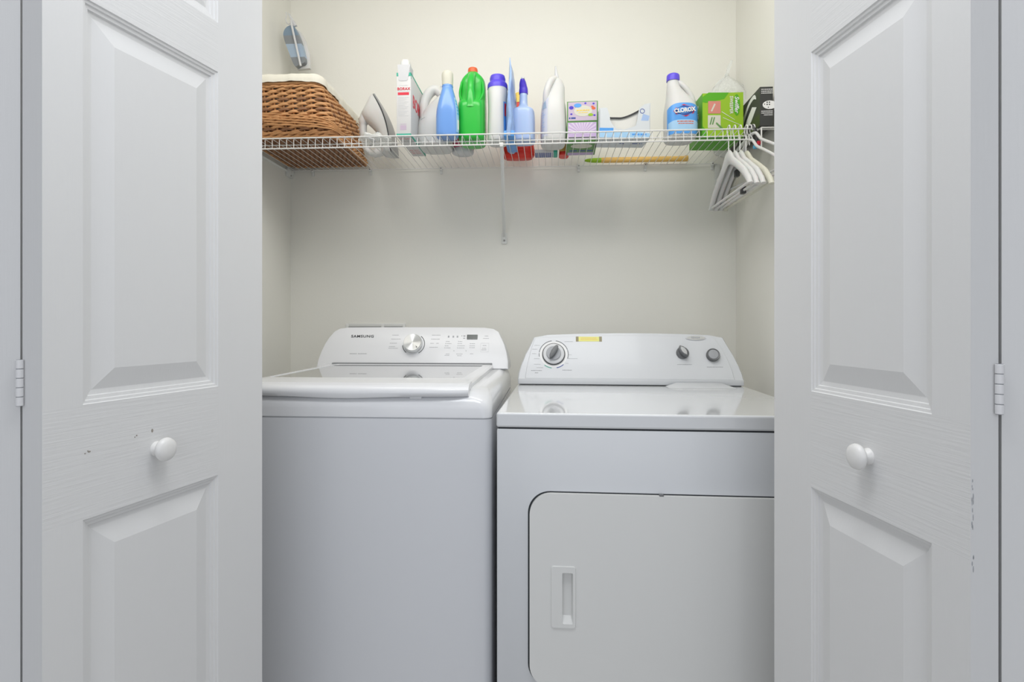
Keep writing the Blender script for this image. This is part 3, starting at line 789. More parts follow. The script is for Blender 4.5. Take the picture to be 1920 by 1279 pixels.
tube(bm, smooth_pts([(0.112, 0.16, BH+0.005), (0.128, 0.155, BH+0.014), (0.140, 0.150, BH-0.005), (0.134, 0.148, BH-0.025), (0.120, 0.15, BH-0.01)], 5), 0.0034, 6)
build('liner_tie', bm, 'cloth', ln, angle=60)

# ------------------------------------------------------------------ paddle-shaped item hung behind the basket
PD = 2.235
def pw(px, py, D=PD):
    x, y = cw((px-960)/F*D, D); return (x, H+(HZ-py)/F*D)
py_ = cw((552-960)/F*PD, PD)[1]
pd = thing('hanging_paddle', 'slate-blue oval paddle with a white spine and wire hook, on the wall behind the basket', 'paddle', (0, py_, 0))
def clip(poly, k0, k1):
    def half(P, f):
        out = []
        for a, b in zip(P, P[1:]+P[:1]):
            fa, fb = f(a), f(b)
            if fa >= 0: out.append(a)
            if (fa >= 0) != (fb >= 0):
                t = fa/(fa-fb); out.append((a[0]+(b[0]-a[0])*t, a[1]+(b[1]-a[1])*t))
        return out
    return half(half(poly, lambda p: p[1]-k0), lambda p: k1-p[1])
ov = smooth_pts([(544, 47, 0), (535, 52, 0), (530.5, 62, 0), (533, 76, 0), (541, 97, 0), (552, 123, 0), (562, 121, 0), (571, 117, 0), (571.5, 107, 0), (567, 88, 0), (560, 66, 0), (551, 49, 0)], 5, closed=True)
ov = [(p.x, p.y) for p in ov]
for nm, mtl, a, b in (('top_pad', 'steel_blue', 0, 66), ('grip_band', 'slate', 66, 82), ('middle_pad', 'slate_lt', 82, 107), ('bottom_pad', 'slate', 107, 130)):
    P = [pw(x, y) for x, y in clip(ov, a, b)]
    build(nm, prism(nb(), P, 0.0, 0.022, XZ), mtl, pd)
bm = nb(); P = [pw(x, y) for x, y in ((550, 48), (559, 54), (569, 72), (576, 95), (577, 124), (553, 126), (546, 110), (545, 80))]
prism(bm, P, 0.022, 0.036, XZ, r=0.004); build('white_back', bm, 'white', pd)
def p3(px, py, dy): a = pw(px, py); return (a[0], dy, a[1])
bm = nb(); tube(bm, smooth_pts([p3(546, 40, -0.004), p3(552, 66, -0.006), p3(558, 92, -0.006), p3(565, 125, -0.004)], 6), 0.0042, 8); build('spine', bm, 'white2', pd)
bm = nb(); prism(bm, [pw(x, y) for x, y in ((537.5, 22), (541, 23), (555, 46), (549, 48))], 0.004, 0.014, XZ, r=0.002); build('hanging_arm', bm, 'white2', pd)
bm = nb(); tube(bm, smooth_pts([p3(536, 22, 0.0), p3(537, 29, 0.0), p3(535, 35, 0.0), p3(537, 42, 0.0), p3(541, 45, 0.0), p3(545, 43, 0.0)], 5), 0.0018, 6); build('hook', bm, 'lgrey', pd)

# ------------------------------------------------------------------ steam iron
ix, iy = cw((741.5-960)/F*2.15, 2.15)
ir = thing('steam_iron', 'white steam iron standing on its heel right of the wicker basket', 'iron', (ix, iy, ZD))
A18 = math.radians(19)
def ixf(x, y, z):
    # tip upward, sole to the right, leaning left with a gentle bow
    bow = 0.018*math.sin(PI*min(max(x/0.245, 0), 1))
    z2 = z - bow
    X = -math.sin(A18)*x - math.cos(A18)*z2; Z = math.cos(A18)*x - math.sin(A18)*z2
    return (X, y, max(Z, 0.0))
def hwid(t): return 0.056*math.sqrt(max(0.0, 1-max(0, (t-0.12)/0.88)**1.9))*(0.86+0.14*min(1, t/0.12)) + 0.001
def iron_loft(z0f, z1f, sc, t0=0.0, t1=1.0, n=24, m_=12):
    bm = nb(); R = []
    for i in range(n+1):
        t = t0+(t1-t0)*i/n; x = 0.245*t; wd = hwid(t)*sc; za, zb_ = z0f(t), z1f(t); ring = []
        for k in range(m_+1):
            a = PI*k/m_; ring.append(bm.verts.new(ixf(x, wd*math.cos(a), za+(zb_-za)*math.sin(a)**0.7)))
        R.append(ring)
    for A, B in zip(R, R[1:]):
        for k in range(m_): bm.faces.new((A[k], A[k+1], B[k+1], B[k]))
        bm.faces.new((A[m_], A[0], B[0], B[m_]))
    bm.faces.new(R[0]); bm.faces.new(R[-1]); return bm
build('soleplate', iron_loft(lambda t: 0, lambda t: 0.007, 1.0), 'mgrey', ir, angle=50)
bdy = build('body', iron_loft(lambda t: 0.0072, lambda t: (0.050 if t < 0.35 else 0.050+0.036*min(1, (t-0.35)/0.3)) if t < 0.76 else max(0.012, 0.086-0.31*(t-0.76)), 0.97, 0.0, 0.985), 'white', ir, angle=50)
bm = nb(); tube(bm, [ixf(*p) for p in smooth_pts([(0.03, 0, 0.040), (0.034, 0, 0.085), (0.06, 0, 0.108), (0.11, 0, 0.108), (0.155, 0, 0.092), (0.185, 0, 0.066)], 6)], [0.017]*6+[0.013]*6+[0.0125]*6+[0.014]*6+[0.018]*7, 12)
hd = build('handle', bm, 'white', ir, angle=60)
build('steam_button', lathe(nb(), [(0.011, 0.0), (0.011, 0.012), (0.008, 0.017), (0.001, 0.018)], lambda a, b, h: ixf(0.168+a*0.8, b, 0.082+h), n=16), 'steel_blue', hd)
build('thermostat_dial', lathe(nb(), [(0.017, 0.0), (0.017, 0.012), (0.012, 0.015), (0.001, 0.015)], lambda a, b, h: ixf(0.075+a, -0.03+b*0.7, 0.042+h), n=20), 'steel_blue', ir)
bm = nb(); tube(bm, smooth_pts([(-0.085, -0.01, 0.045), (-0.075, -0.07, 0.012), (-0.05, -0.12, 0.004), (-0.03, -0.16, 0.004), (-0.045, -0.19, 0.004)], 8), 0.0032, 8); build('power_cord', bm, 'white2', ir)
x_, y_ = cw((748-960)/F*1.99, 1.99)
# small plastic bag on the deck by the iron
bm = nb(); rnd = random.Random(2)
bmesh.ops.create_icosphere(bm, subdivisions=4, radius=1)
for v in bm.verts:
    c = v.co; nz = 0.12*math.sin(9*c.x+3*c.y)+0.1*math.sin(11*c.y+4*c.x)
    v.co = Vector((0.055*c.x*(1+nz), 0.055*c.y*(1+nz), 0.014*c.z*(1+2*nz)+0.0175))
bgx, bgy = cw((706-960)/F*2.05, 2.05)
pb = build('plastic_bag', bm, 'film', None, angle=80); pb.location = (bgx, bgy-0.02, ZD)
tag(pb, 'small crumpled clear plastic bag lying on the shelf between basket and iron', 'bag')

# ------------------------------------------------------------------ bottles, jugs and boxes on the shelf
def place(px, D, off=(0, 0)):
    x, y = cw((px-960)/F*D, D); return (x+off[0], y+off[1], ZD)
def handle_tube(P, R, parent, m, sub=6, flat=None, name='handle'):
    Q = smooth_pts(P, sub); n = len(Q); rs = []
    for i in range(n):
        t = i/(n-1)*(len(R)-1); j = min(int(t), len(R)-2); rs.append(R[j]+(R[j+1]-R[j])*(t-j))
    return build(name, tube(nb(), Q, rs, 12, flat=flat), m, parent, angle=70)

# washing-powder carton (borax)
p = place(757, 1.935)
bo = thing('borax_box', 'tall white carton of borax with green edges and grey spout, right of the iron', 'carton', p, math.radians(0))
bw_, bd_, bh_ = 0.0245, 0.235, 0.213
build('carton', bx(-bw_, bw_, 0, bd_, 0, bh_, r=0.0012), 'card', bo)
bm = nb(); ff = lambda u, v, d: (u, -d, v)
bars([(-bw_, bw_, 0.002, 0.008), (-bw_, -bw_+0.009, bh_-0.012, bh_), (bw_-0.009, bw_, bh_-0.012, bh_)], ff, bm=bm)
prism(bm, [(-bw_+0.009, bh_-0.004), (-0.006, bh_-0.020), (-0.008, bh_-0.022), (-bw_+0.007, bh_-0.012)], 0, 0.0004, ff)
prism(bm, [(bw_-0.009, bh_-0.004), (0.006, bh_-0.020), (0.008, bh_-0.022), (bw_-0.007, bh_-0.012)], 0, 0.0004, ff)
fs = lambda u, v, d: (bw_+d, u, v)
bars([(0, bd_, 0.0, 0.006), (0, bd_, bh_-0.006, bh_), (0, 0.005, bh_-0.02, bh_)], fs, bm=bm)
bars([(-0.003+bw_-0.0, bw_, 0.0, 0.235)], lambda u, v, d: (u, v, -d), bm=bm)
build('green_trim', bm, 'teal', bo)
text('borax_lettering', 'BORAX', 0.0125, 'lred', bo, (0, -0.0007, 0.158), xs=1.05, bold=0.0002)
bm = bars([(-0.020, 0.018, 0.1375, 0.1465)], ff); build('red_band', bm, 'lred', bo)
rnd = random.Random(4); L = scribble(-0.016, 0.014, 0.170, 0.0022, rnd)+scribble(-0.021, 0.021, 0.1495, 0.002, rnd)
for k in range(13): L += scribble(-0.019, 0.016-0.006*(k % 3), 0.130-k*0.0052, 0.002, rnd)
build('printed_markings', bars(L, ff), 'lgrey', bo)
bm = bars([(-0.012, 0.009, 0.020, 0.036), (-0.012, 0.009, 0.039, 0.041)], ff); build('barcode', bm, 'mauve', bo)
text('side_lettering', 'BORAX', 0.060, 'lred', bo, (bw_+0.0006, 0.115, 0.125), (PI/2, 0, PI/2), xs=0.9, bold=0.001)
build('base_print', bars(scribble(-0.018, 0.014, 0.03, 0.004, rnd)+scribble(-0.018, 0.014, 0.16, 0.004, rnd)+scribble(-0.018, 0.014, 0.18, 0.004, rnd)+scribble(-0.018, 0.014, 0.20, 0.004, rnd), lambda u, v, d: (u, v, -d)), 'lred', bo)
bm = nb(); prism(bm, [(-0.017, bh_-0.024), (-0.012, bh_-0.028), (0.010, bh_-0.028), (0.014, bh_-0.024), (0.022, bh_+0.024), (0.020, bh_+0.027), (-0.022, bh_+0.027), (-0.021, bh_+0.022)], -0.003, 0.001, ff)
prism(bm, rrect(-0.019, 0.021, 0.002, 0.05, 0.004), bh_, bh_+0.0268, XY)
build('pour_spout', bm, 'lgrey', bo)
bm = nb(); Loft([(bh_+0.027, 0, 0.030, 0.019, 0.019, 3), (bh_+0.045, 0, 0.030, 0.016, 0.017, 3), (bh_+0.053, 0, 0.030, 0.012, 0.013, 3)]).body(bm, 28); build('white_cap', bm, 'white', bo)

# white jug with round handle
p = place(817, 2.085)
o = thing('white_jug', 'plain white plastic jug with arched handle, between borax carton and blue bottle', 'jug', p, 0)
LF = Loft([(0, 0, 0, 0.050, 0.060, 3.5), (0.006, 0, 0, 0.058, 0.068, 3.5), (0.05, 0, 0, 0.060, 0.070, 3.5), (0.10, 0.002, 0, 0.056, 0.066, 3), (0.14, 0.010, 0, 0.043, 0.055, 2.6), (0.17, 0.022, 0, 0.030, 0.036, 2.3), (0.195, 0.032, 0, 0.018, 0.020, 2), (0.210, 0.034, 0, 0.016, 0.016, 2)])
build('bottle_body', LF.body(nb()), 'white', o, angle=50)
handle_tube([(0.022, -0.01, 0.193), (0.002, -0.012, 0.210), (-0.022, -0.012, 0.198), (-0.038, -0.018, 0.160), (-0.036, -0.030, 0.120), (-0.026, -0.050, 0.085)], [0.014, 0.017, 0.018, 0.016, 0.016, 0.018], o, 'white')
build('cap', Loft([(0.208, 0.034, 0, 0.019, 0.019, 2), (0.225, 0.034, 0, 0.018, 0.018, 2)], lin=True).body(nb(), 24), 'white2', o)

# blue bottle, cream cap
p = place(839, 1.955)
o = thing('blue_bottle', 'slender blue plastic bottle with cream cap, left of the green jug', 'bottle', p, math.radians(14))
LF = Loft([(0, 0, 0, 0.030, 0.030, 3), (0.005, 0, 0, 0.037, 0.034, 3), (0.04, 0, 0, 0.0385, 0.035, 2.8), (0.085, 0, 0, 0.0375, 0.035, 2.6), (0.120, 0, 0, 0.031, 0.031, 2.4), (0.150, 0, 0, 0.023, 0.025, 2.2), (0.168, 0, 0, 0.0185, 0.020, 2), (0.172, 0, 0, 0.0195, 0.020, 2), (0.178, 0, 0, 0.017, 0.018, 2)])
build('bottle_body', LF.body(nb()), 'blue', o, angle=60)
lb = build('side_label', LF.patch(nb(), 0.012, 0.13, -52, 30, na=16, nz=14), 'lblue2', o)
bm = nb()
for k in range(5): LF.patch(bm, 0.072+k*0.011, 0.078+k*0.011, -45, 20, off=0.001, nz=1)
build('label_print', bm, 'skyb', lb)
bm = nb(); LF.patch(bm, 0.022, 0.055, -42, -18, off=0.001, na=6, nz=3); build('label_panel', bm, 'wprint', lb)
build('cap', Loft([(0.176, 0, 0, 0.0185, 0.0185, 2.2), (0.205, 0, 0, 0.0195, 0.0195, 2.2), (0.219, 0, 0, 0.018, 0.018, 2.2), (0.225, 0, 0, 0.012, 0.012, 2)]).body(nb(), 28), 'cream', o)

# white tub with pink band, hidden behind the green jug but for its base
p = place(868, 2.15)
o = thing('white_tub', 'white round tub with a pink band, its base showing below the green jug', 'tub', p)
LF = Loft([(0, 0, 0, 0.032, 0.032, 2), (0.006, 0, 0, 0.040, 0.040, 2), (0.03, 0, 0, 0.041, 0.041, 2), (0.14, 0, 0, 0.040, 0.040, 2), (0.15, 0, 0, 0.034, 0.034, 2)])
build('tub_body', LF.body(nb()), 'white2', o)
build('pink_band', LF.patch(nb(), 0.018, 0.09, 120, 479, off=0.0006, na=48, nz=4), 'pink', o)
build('lid', Loft([(0.150, 0, 0, 0.036, 0.036, 2), (0.163, 0, 0, 0.035, 0.035, 2)], lin=True).body(nb(), 28), 'pink', o)

# green jug seen from its handle side
p = place(886, 2.025)
o = thing('green_jug', 'bright green plastic jug with an orange cap', 'jug', p, 0)
LF = Loft([(0, 0, 0, 0.036, 0.055, 3.2), (0.008, 0, 0, 0.0455, 0.066, 3.4), (0.05, 0, 0, 0.047, 0.068, 3.6), (0.120, 0, 0, 0.0470, 0.068, 3.6), (0.145, 0, 0.008, 0.0465, 0.057, 3.2), (0.175, 0, 0.016, 0.0460, 0.044, 3.0), (0.208, 0, 0.018, 0.0445, 0.036, 3.0), (0.226, 0, 0.014, 0.041, 0.030, 2.6), (0.240, 0, 0.010, 0.032, 0.024, 2.2), (0.250, 0, 0.008, 0.021, 0.018, 2), (0.256, 0, 0.008, 0.016, 0.016, 2)])
build('bottle_body', LF.body(nb(), 48), 'green', o, angle=60)
handle_tube([(0, 0.0, 0.240), (0, -0.018, 0.232), (0, -0.040, 0.208), (0, -0.050, 0.175), (0, -0.053, 0.145), (0, -0.048, 0.112)], [0.016, 0.0135, 0.0130, 0.013, 0.016, 0.024], o, 'green')
bm = nb()
for sx in (-1, 1): build('moulded_ridge', tube(nb(), smooth_pts([(sx*0.036, -0.010, 0.215), (sx*0.0405, -0.024, 0.175), (sx*0.034, -0.046, 0.142), (sx*0.018, -0.058, 0.118)], 6), [0.0045]*19, 8), 'green', o, angle=70)
build('cap', Loft([(0.253, 0, 0.008, 0.0175, 0.0175, 2), (0.267, 0, 0.008, 0.0165, 0.0165, 2), (0.271, 0, 0.008, 0.012, 0.012, 2)]).body(nb(), 28), 'orange', o)

# white bottle with violet cap
p = place(933, 2.02)
o = thing('detergent_bottle', 'white plastic bottle with a wide violet screw cap, right of the green jug', 'bottle', p)
LF = Loft([(0, 0, 0, 0.027, 0.040, 2.6), (0.006, 0, 0, 0.034, 0.049, 2.8), (0.05, 0, 0, 0.0335, 0.050, 2.8), (0.12, 0, 0, 0.0325, 0.046, 2.6), (0.160, 0, 0, 0.034, 0.042, 2.5), (0.182, 0, 0, 0.0345, 0.037, 2.3), (0.196, 0, 0, 0.032, 0.033, 2)])
build('bottle_body', LF.body(nb()), 'white', o, angle=60)
lb = build('side_label', LF.patch(nb(), 0.02, 0.135, -50, 60, na=16), 'lblue', o)
build('label_print', LF.patch(nb(), 0.085, 0.13, -42, 20, off=0.0011, na=8, nz=3), 'lred', lb)
bm = Loft([(0.190, 0, 0, 0.0355, 0.0355, 2), (0.206, 0, 0, 0.0345, 0.0345, 2), (0.213, 0, 0, 0.029, 0.029, 2), (0.217, 0, 0, 0.0275, 0.0275, 2), (0.226, 0, 0, 0.0275, 0.0275, 2), (0.236, 0, 0, 0.025, 0.025, 2)], sub=3).body(nb(), 32)
build('cap', bm, 'purple', o, angle=30)

# blue foil pouch on edge
p = place(956.5, 1.985)
o = thing('detergent_pouch', 'tall light blue foil pouch standing edge-on left of the spray bottle', 'pouch', p, math.radians(0))
bm = nb(); G = []
for i in range(13):
    v = i/12; z = 0.262*v; row = []
    for j in range(17):
        u = j/16; y = -0.055+0.21*u
        th = 0.019*(1-v)**0.6*math.sin(PI*min(1, max(0, u*0.94+0.03)))**0.6 + 0.0012
        row.append((y, th, z*(1-0.0*u)))
    G.append(row)
for sx in (-1, 1):
    V_ = [[bm.verts.new((sx*t+0.0025*math.sin(9*z*5+y*30)+0.004*(z/0.262), y*(1-0.05*z/0.262), z)) for (y, t, z) in row] for row in G]
    for A, B in zip(V_, V_[1:]):
        for k in range(16): bm.faces.new((A[k], A[k+1], B[k+1], B[k]))
    if sx == -1: W_ = V_
for i in range(12):
    bm.faces.new((W_[i][0], V_[i][0], V_[i+1][0], W_[i+1][0])); bm.faces.new((W_[i][16], V_[i][16], V_[i+1][16], W_[i+1][16]))
for k in range(16):
    bm.faces.new((W_[0][k], V_[0][k], V_[0][k+1], W_[0][k+1])); bm.faces.new((W_[12][k], V_[12][k], V_[12][k+1], W_[12][k+1]))
build('pouch_body', bm, 'pouch', o, angle=70, doubles=False)
bm = nb()
prism(bm, ellipse(0.06, 0.150, 0.050, 0.030, 20), 0.0240, 0.0247, lambda u, v, d: (d-0.008, u, v)); build('pouch_badge', bm, 'wprint', o)
bm = nb(); prism(bm, [(0.02, 0.14), (0.06, 0.172), (0.10, 0.145), (0.06, 0.128)], 0.0247, 0.0252, lambda u, v, d: (d-0.008, u, v)); build('pouch_print', bm, 'navy', o)
bm = nb(); prism(bm, [(-0.004, 0.065), (0.006, 0.078), (0.018, 0.065), (0.006, 0.052)], 0.020, 0.0206, lambda u, v, d: (d-0.001, u, v)); build('yellow_mark', bm, 'yellow', o)
build('foot_fold', bx(-0.0185, 0.0185, -0.050, 0.137, -0.0008, 0.020, r=0.004), 'lblue', o)

# red bottle behind spray bottle
p = place(972, 2.205)
o = thing('red_bottle', 'red bottle with a yellow neck, mostly hidden behind the pale blue spray bottle', 'bottle', p)
LF = Loft([(0, 0, 0, 0.052, 0.026, 3), (0.012, 0, 0, 0.061, 0.034, 3), (0.03, 0, 0, 0.062, 0.034, 3), (0.09, 0, 0, 0.052, 0.030, 3), (0.13, 0, 0, 0.034, 0.024, 2.6), (0.19, 0, 0, 0.016, 0.016, 2), (0.215, 0, 0, 0.014, 0.014, 2)])
build('bottle_body', LF.body(nb()), 'red', o, angle=60)
bm = nb()
for k in range(3): LF.patch(bm, 0.010+k*0.010, 0.0125+k*0.010, 180, 360, off=0.0012, na=30, nz=1)
build('moulded_ridge', bm, 'red', o)
build('neck', Loft([(0.213, 0, 0, 0.0155, 0.0155, 2), (0.245, 0, 0, 0.013, 0.013, 2), (0.252, 0, 0, 0.010, 0.010, 2)]).body(nb(), 24), 'yellow', o)

# spray bottle
p = place(981.5, 2.01)
o = thing('spray_bottle', 'pale blue spray bottle with a deep violet nozzle, fourth container right of the green jug', 'spray bottle', p, math.radians(-6))
o['label'] = 'pale blue long-necked spray bottle with a deep violet nozzle'
LF = Loft([(0, 0, 0, 0.032, 0.036, 3.2), (0.006, 0, 0, 0.0395, 0.043, 3.4), (0.05, 0, 0, 0.0395, 0.043, 3.4), (0.098, 0, 0, 0.0385, 0.042, 3.4), (0.112, 0, 0, 0.035, 0.038, 2.8), (0.122, 0, 0, 0.021, 0.023, 2.2), (0.135, 0, 0, 0.0148, 0.016, 2), (0.165, 0, 0, 0.0135, 0.0145, 2), (0.172, 0, 0, 0.013, 0.013, 2)])
build('bottle_body', LF.body(nb(), 48), 'ltblue', o, angle=60)
sp = build('spray_head', Loft([(0.170, 0, 0, 0.0155, 0.0155, 2), (0.180, 0, 0, 0.0155, 0.0155, 2), (0.190, 0, 0.003, 0.0145, 0.018, 2.4), (0.205, -0.002, 0.008, 0.0125, 0.026, 2.6), (0.216, -0.002, 0.008, 0.0095, 0.028, 2.6), (0.221, -0.002, 0.008, 0.007, 0.022, 2.4)]).body(nb(), 32), 'purpled', o, angle=60)
build('spray_tip', bx(-0.006, 0.006, -0.020, -0.004, 0.2165, 0.2235, r=0.002), 'lgrey', sp)
bm = nb(); tube(bm, smooth_pts([(0, 0.030, 0.205), (0, 0.040, 0.190), (0, 0.042, 0.165), (0, 0.036, 0.145)], 5), 0.004, 8, flat=1.8); build('trigger', bm, 'purpled', sp)

# white fabric softener jug with label
p = place(1037.5, 2.04)
o = thing('softener_jug', 'large white jug with a wrap label and tapering spout, left of the lilac boxes', 'jug', p, math.radians(4))
LF = Loft([(0, 0, 0, 0.036, 0.052, 3), (0.007, 0, 0, 0.043, 0.062, 3.2), (0.05, 0, 0, 0.0445, 0.064, 3.2), (0.11, 0, 0, 0.0430, 0.062, 3), (0.150, 0.001, 0.0, 0.039, 0.055, 2.8), (0.180, 0.006, 0.0, 0.034, 0.045, 2.6), (0.205, 0.010, 0.0, 0.029, 0.034, 2.4), (0.226, 0.010, 0.0, 0.022, 0.024, 2.2), (0.234, 0.010, 0, 0.014, 0.016, 2)])
# the body splits into a shoulder with a hand hole; handle on the near left
build('bottle_body', LF.body(nb(), 48), 'white', o, angle=60)
handle_tube([(0.006, -0.006, 0.232), (-0.008, -0.026, 0.220), (-0.020, -0.038, 0.196), (-0.027, -0.040, 0.166), (-0.025, -0.030, 0.128)], [0.013, 0.012, 0.012, 0.012, 0.014], o, 'white')
lb = build('wrap_label', LF.patch(nb(), 0.015, 0.150, 178, 246, na=16, nz=10), 'palelab', o)
bm = nb()
for k in range(9): LF.patch(bm, 0.030+k*0.0085, 0.0325+k*0.0085, 196+(k*5) % 11, 216+(k*7) % 17, off=0.0012, na=6, nz=1)
build('label_print', bm, 'ltblue', lb)
bm = nb(); LF.patch(bm, 0.112, 0.142, 205, 240, off=0.0012, na=10, nz=4, shape=lambda u: 0.112+0.03*math.sin(PI*u)); build('label_emblem', bm, 'slate_lt', lb)
build('spout', Loft([(0.228, 0.012, 0.006, 0.013, 0.013, 2), (0.240, 0.013, 0.008, 0.009, 0.010, 2), (0.262, 0.011, 0.010, 0.0055, 0.007, 2), (0.286, 0.009, 0.012, 0.0025, 0.004, 2)]).body(nb(), 20), 'white2', o, angle=60)

# flat sponge pack, orange bottle behind the softener jug
p = place(1024, 2.15)
o = thing('sponge_pack', 'flat blue and teal packet lying behind the large white softener jug', 'packet', p)
build('packet', bx(-0.042, 0.042, -0.030, 0.040, 0.0, 0.012, r=0.003), 'card', o)
bm = nb(); L = [(-0.040+0.0075*k, -0.040+0.0075*k+0.0045, -0.026, 0.034) for k in range(9)]
build('navy_print', bars(L, lambda u, v, d: (u, v, -d)), 'navy', o)
build('teal_end', bx(0.026, 0.0425, -0.0305, 0.0405, -0.0005, 0.0123, r=0.003), 'teal', o)
p = place(1057, 2.175)
o = thing('orange_bottle', 'small orange-red bottle behind the white softener jug, left of the stacked boxes', 'bottle', p)
LF = Loft([(0, 0, 0, 0.015, 0.026, 3), (0.005, 0, 0, 0.019, 0.031, 3), (0.05, 0, 0, 0.018, 0.030, 3), (0.09, 0, 0, 0.010, 0.012, 2), (0.10, 0, 0, 0.009, 0.009, 2)])
build('bottle_body', LF.body(nb()), 'red', o, angle=60)
build('front_label', LF.patch(nb(), 0.012, 0.05, 215, 325, na=10, nz=5), 'amber', o)
build('cap', Loft([(0.099, 0, 0, 0.011, 0.011, 2), (0.112, 0, 0, 0.010, 0.010, 2)], lin=True).body(nb(), 20), 'white', o)

# two lilac boxes, stacked
p = place(1091.5, 1.985)
for lvl, (lab, hgt) in enumerate((('lilac box with a pale sunburst front and dark green sides, under another box', 0.066), ('lilac box with a cream oval label, stacked on the sunburst box', 0.070))):
    zz = p[2] + (0 if lvl == 0 else 0.0665)
    o = thing('dryer_sheet_box', lab, 'box', (p[0]+0.001*lvl, p[1], zz), math.radians(-1 if lvl == 0 else -2), 'stacked dryer sheet boxes')
    hw2 = 0.053; dp = 0.172
    build('carton', bx(-hw2, hw2, 0, dp, 0, hgt, r=0.0012), 'boxgreen', o)
    build('front_panel', bars([(-hw2+0.004, hw2-0.004, 0.003, hgt-0.003)], ff, t=0.0005), 'mauve' if lvl else 'lilac', o)
    f3 = lambda u, v, d: (u, -0.0005-d, v)
    if lvl:
        lb = build('oval_label', prism(nb(), ellipse(0.002, 0.036, 0.031, 0.019, 28), 0, 0.0005, f3), 'cream', o)
        build('label_print', bars(scribble(-0.02, 0.024, 0.038, 0.005, rnd)+scribble(-0.014, 0.018, 0.030, 0.003, rnd), lambda u, v, d: (u, -0.001-d, v)), 'yellow', lb)
        build('blue_swirl', prism(nb(), ellipse(-0.016, 0.055, 0.013, 0.007, 20), 0.0005, 0.0009, f3), 'lblue', o)
        bm = nb()
        for u, v, r_ in ((-0.038, 0.048, 0.008), (0.010, 0.062, 0.004), (0.038, 0.060, 0.004), (-0.038, 0.026, 0.004), (0.041, 0.020, 0.004)): prism(bm, ellipse(u, v, r_, r_*0.8, 8), 0, 0.0004, f3)
        build('flower_print', bm, 'purpled', o)
        bm = nb(); prism(bm, ellipse(0.038, 0.044, 0.007, 0.005, 8), 0, 0.0004, f3); prism(bm, ellipse(0.034, 0.050, 0.005, 0.003, 8), 0, 0.0004, f3); build('orange_flower', bm, 'orange', o)
        bm = nb(); prism(bm, ellipse(0.028, 0.022, 0.009, 0.005, 8), 0.0005, 0.0009, f3); build('leaf_print', bm, 'lime', o)
        build('navy_lettering', bars(scribble(-0.046, -0.022, 0.012, 0.007, rnd), f3), 'navy', o)
    else:
        bm = nb()
        for k in range(13):
            a = math.radians(8+k*164/12); c = (0.0, 0.022); da = 0.055
            pts = [c]
            for s_ in (-1, 1):
                ux, uy = math.cos(a+s_*da), math.sin(a+s_*da)
                r_ = min(0.047/abs(ux) if abs(ux) > 1e-3 else 9, (hgt-0.026)/uy if uy > 1e-3 else 9)
                pts.append((c[0]+ux*r_, c[1]+uy*r_))
            prism(bm, pts, 0, 0.0004, f3)
        build('sunburst_print', bm, 'ray', o)
        build('dark_band', bars([(-0.046, 0.046, 0.008, 0.013)], f3), 'dgrey', o)
        fb = lambda u, v, d: (u, v, -d)
        bm = nb(); prism(bm, ellipse(0, 0.06, 0.038, 0.026, 24), 0, 0.0004, fb); build('base_oval', bm, 'cream', o)
        build('base_print', bars(scribble(-0.042, 0.042, 0.115, 0.014, rnd), fb), 'navy', o)
        build('base_band', bars([(-0.048, 0.048, 0.135, 0.168)], fb), 'lilac', o)

# torn tissue box
p = place(1171, 1.955)
tbx = thing('tissue_box', 'pale blue tissue box with a torn open front, right of the stacked lilac boxes', 'tissue box', p, math.radians(5))
q = lambda px, py: ((px-1171)*0.00181, (HZ-py)/F*1.955-0.6325)
def qq(px, py): u, v = q(px, py); return (u, max(0.0015, v))
cut = [qq(*a) for a in ((1124, 262), (1219, 262), (1220, 193), (1209, 195), (1204, 199), (1199, 202), (1197, 212), (1195, 226), (1192, 236), (1170, 243), (1156, 241), (1150, 236), (1144, 226), (1143, 216), (1138, 202), (1123, 203))]
bm = nb(); prism(bm, cut, 0, 0.0012, XZ); 
x0_, x1_ = cut[0][0], cut[1][0]; hh = 0.118
box(bm, x0_, x0_+0.0012, 0, 0.108, 0.0012, 0.098); box(bm, x1_-0.0012, x1_, 0, 0.108, 0.0012, 0.116)
box(bm, x0_, x1_, 0.107, 0.1082, 0.0012, 0.078); box(bm, x0_, x1_, 0, 0.1082, 0, 0.0012)
build('carton', bm, 'tcard', tbx)
bm = nb(); xx = [x0_+0.02+0.004*k for k in range(32)]
def tear(x): 
    t = (x-x0_)/(x1_-x0_); return 0.074 + 0.040*max(0, (t-0.42)/0.5)**1.5 + 0.012*max(0, (0.24-t)/0.24)
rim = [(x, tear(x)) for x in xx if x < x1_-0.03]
prism(bm, rim + [(x, z-0.0035-0.003*((x-x0_)/(x1_-x0_))) for x, z in reversed(rim)], 0.012, 0.016, XZ); build('torn_edge_shadow', bm, 'dark', tbx)  # dark strip painting the shadow along the tear
bm = nb(); prism(bm, [(x0_+0.016, 0.002), (x1_-0.026, 0.002)] + [(x, z-0.003) for x, z in reversed(rim)] , 0.017, 0.10, XZ); build('tissues', bm, 'tissue', tbx)
ft = lambda u, v, d: (u, -d, v)
L = [(qq(1124, 243)[0], qq(1150, 243)[0], qq(0, 247)[1], qq(0, 240)[1])]
build('blue_band', bars(L, ft), 'lblue', tbx)
bm = nb(); prism(bm, [qq(1124, 262), qq(1219, 262), qq(1219, 250), qq(1190, 246), qq(1124, 248)], 0, 0.0003, ft); build('pale_blue_band', bm, 'lblue2', tbx)
bm = nb(); prism(bm, [qq(1202, 226), qq(1216, 226), qq(1218, 217), qq(1206, 213)], 0, 0.0003, ft); build('pale_print', bm, 'ltblue', tbx)
bm = nb(); a = qq(1204.5, 208)
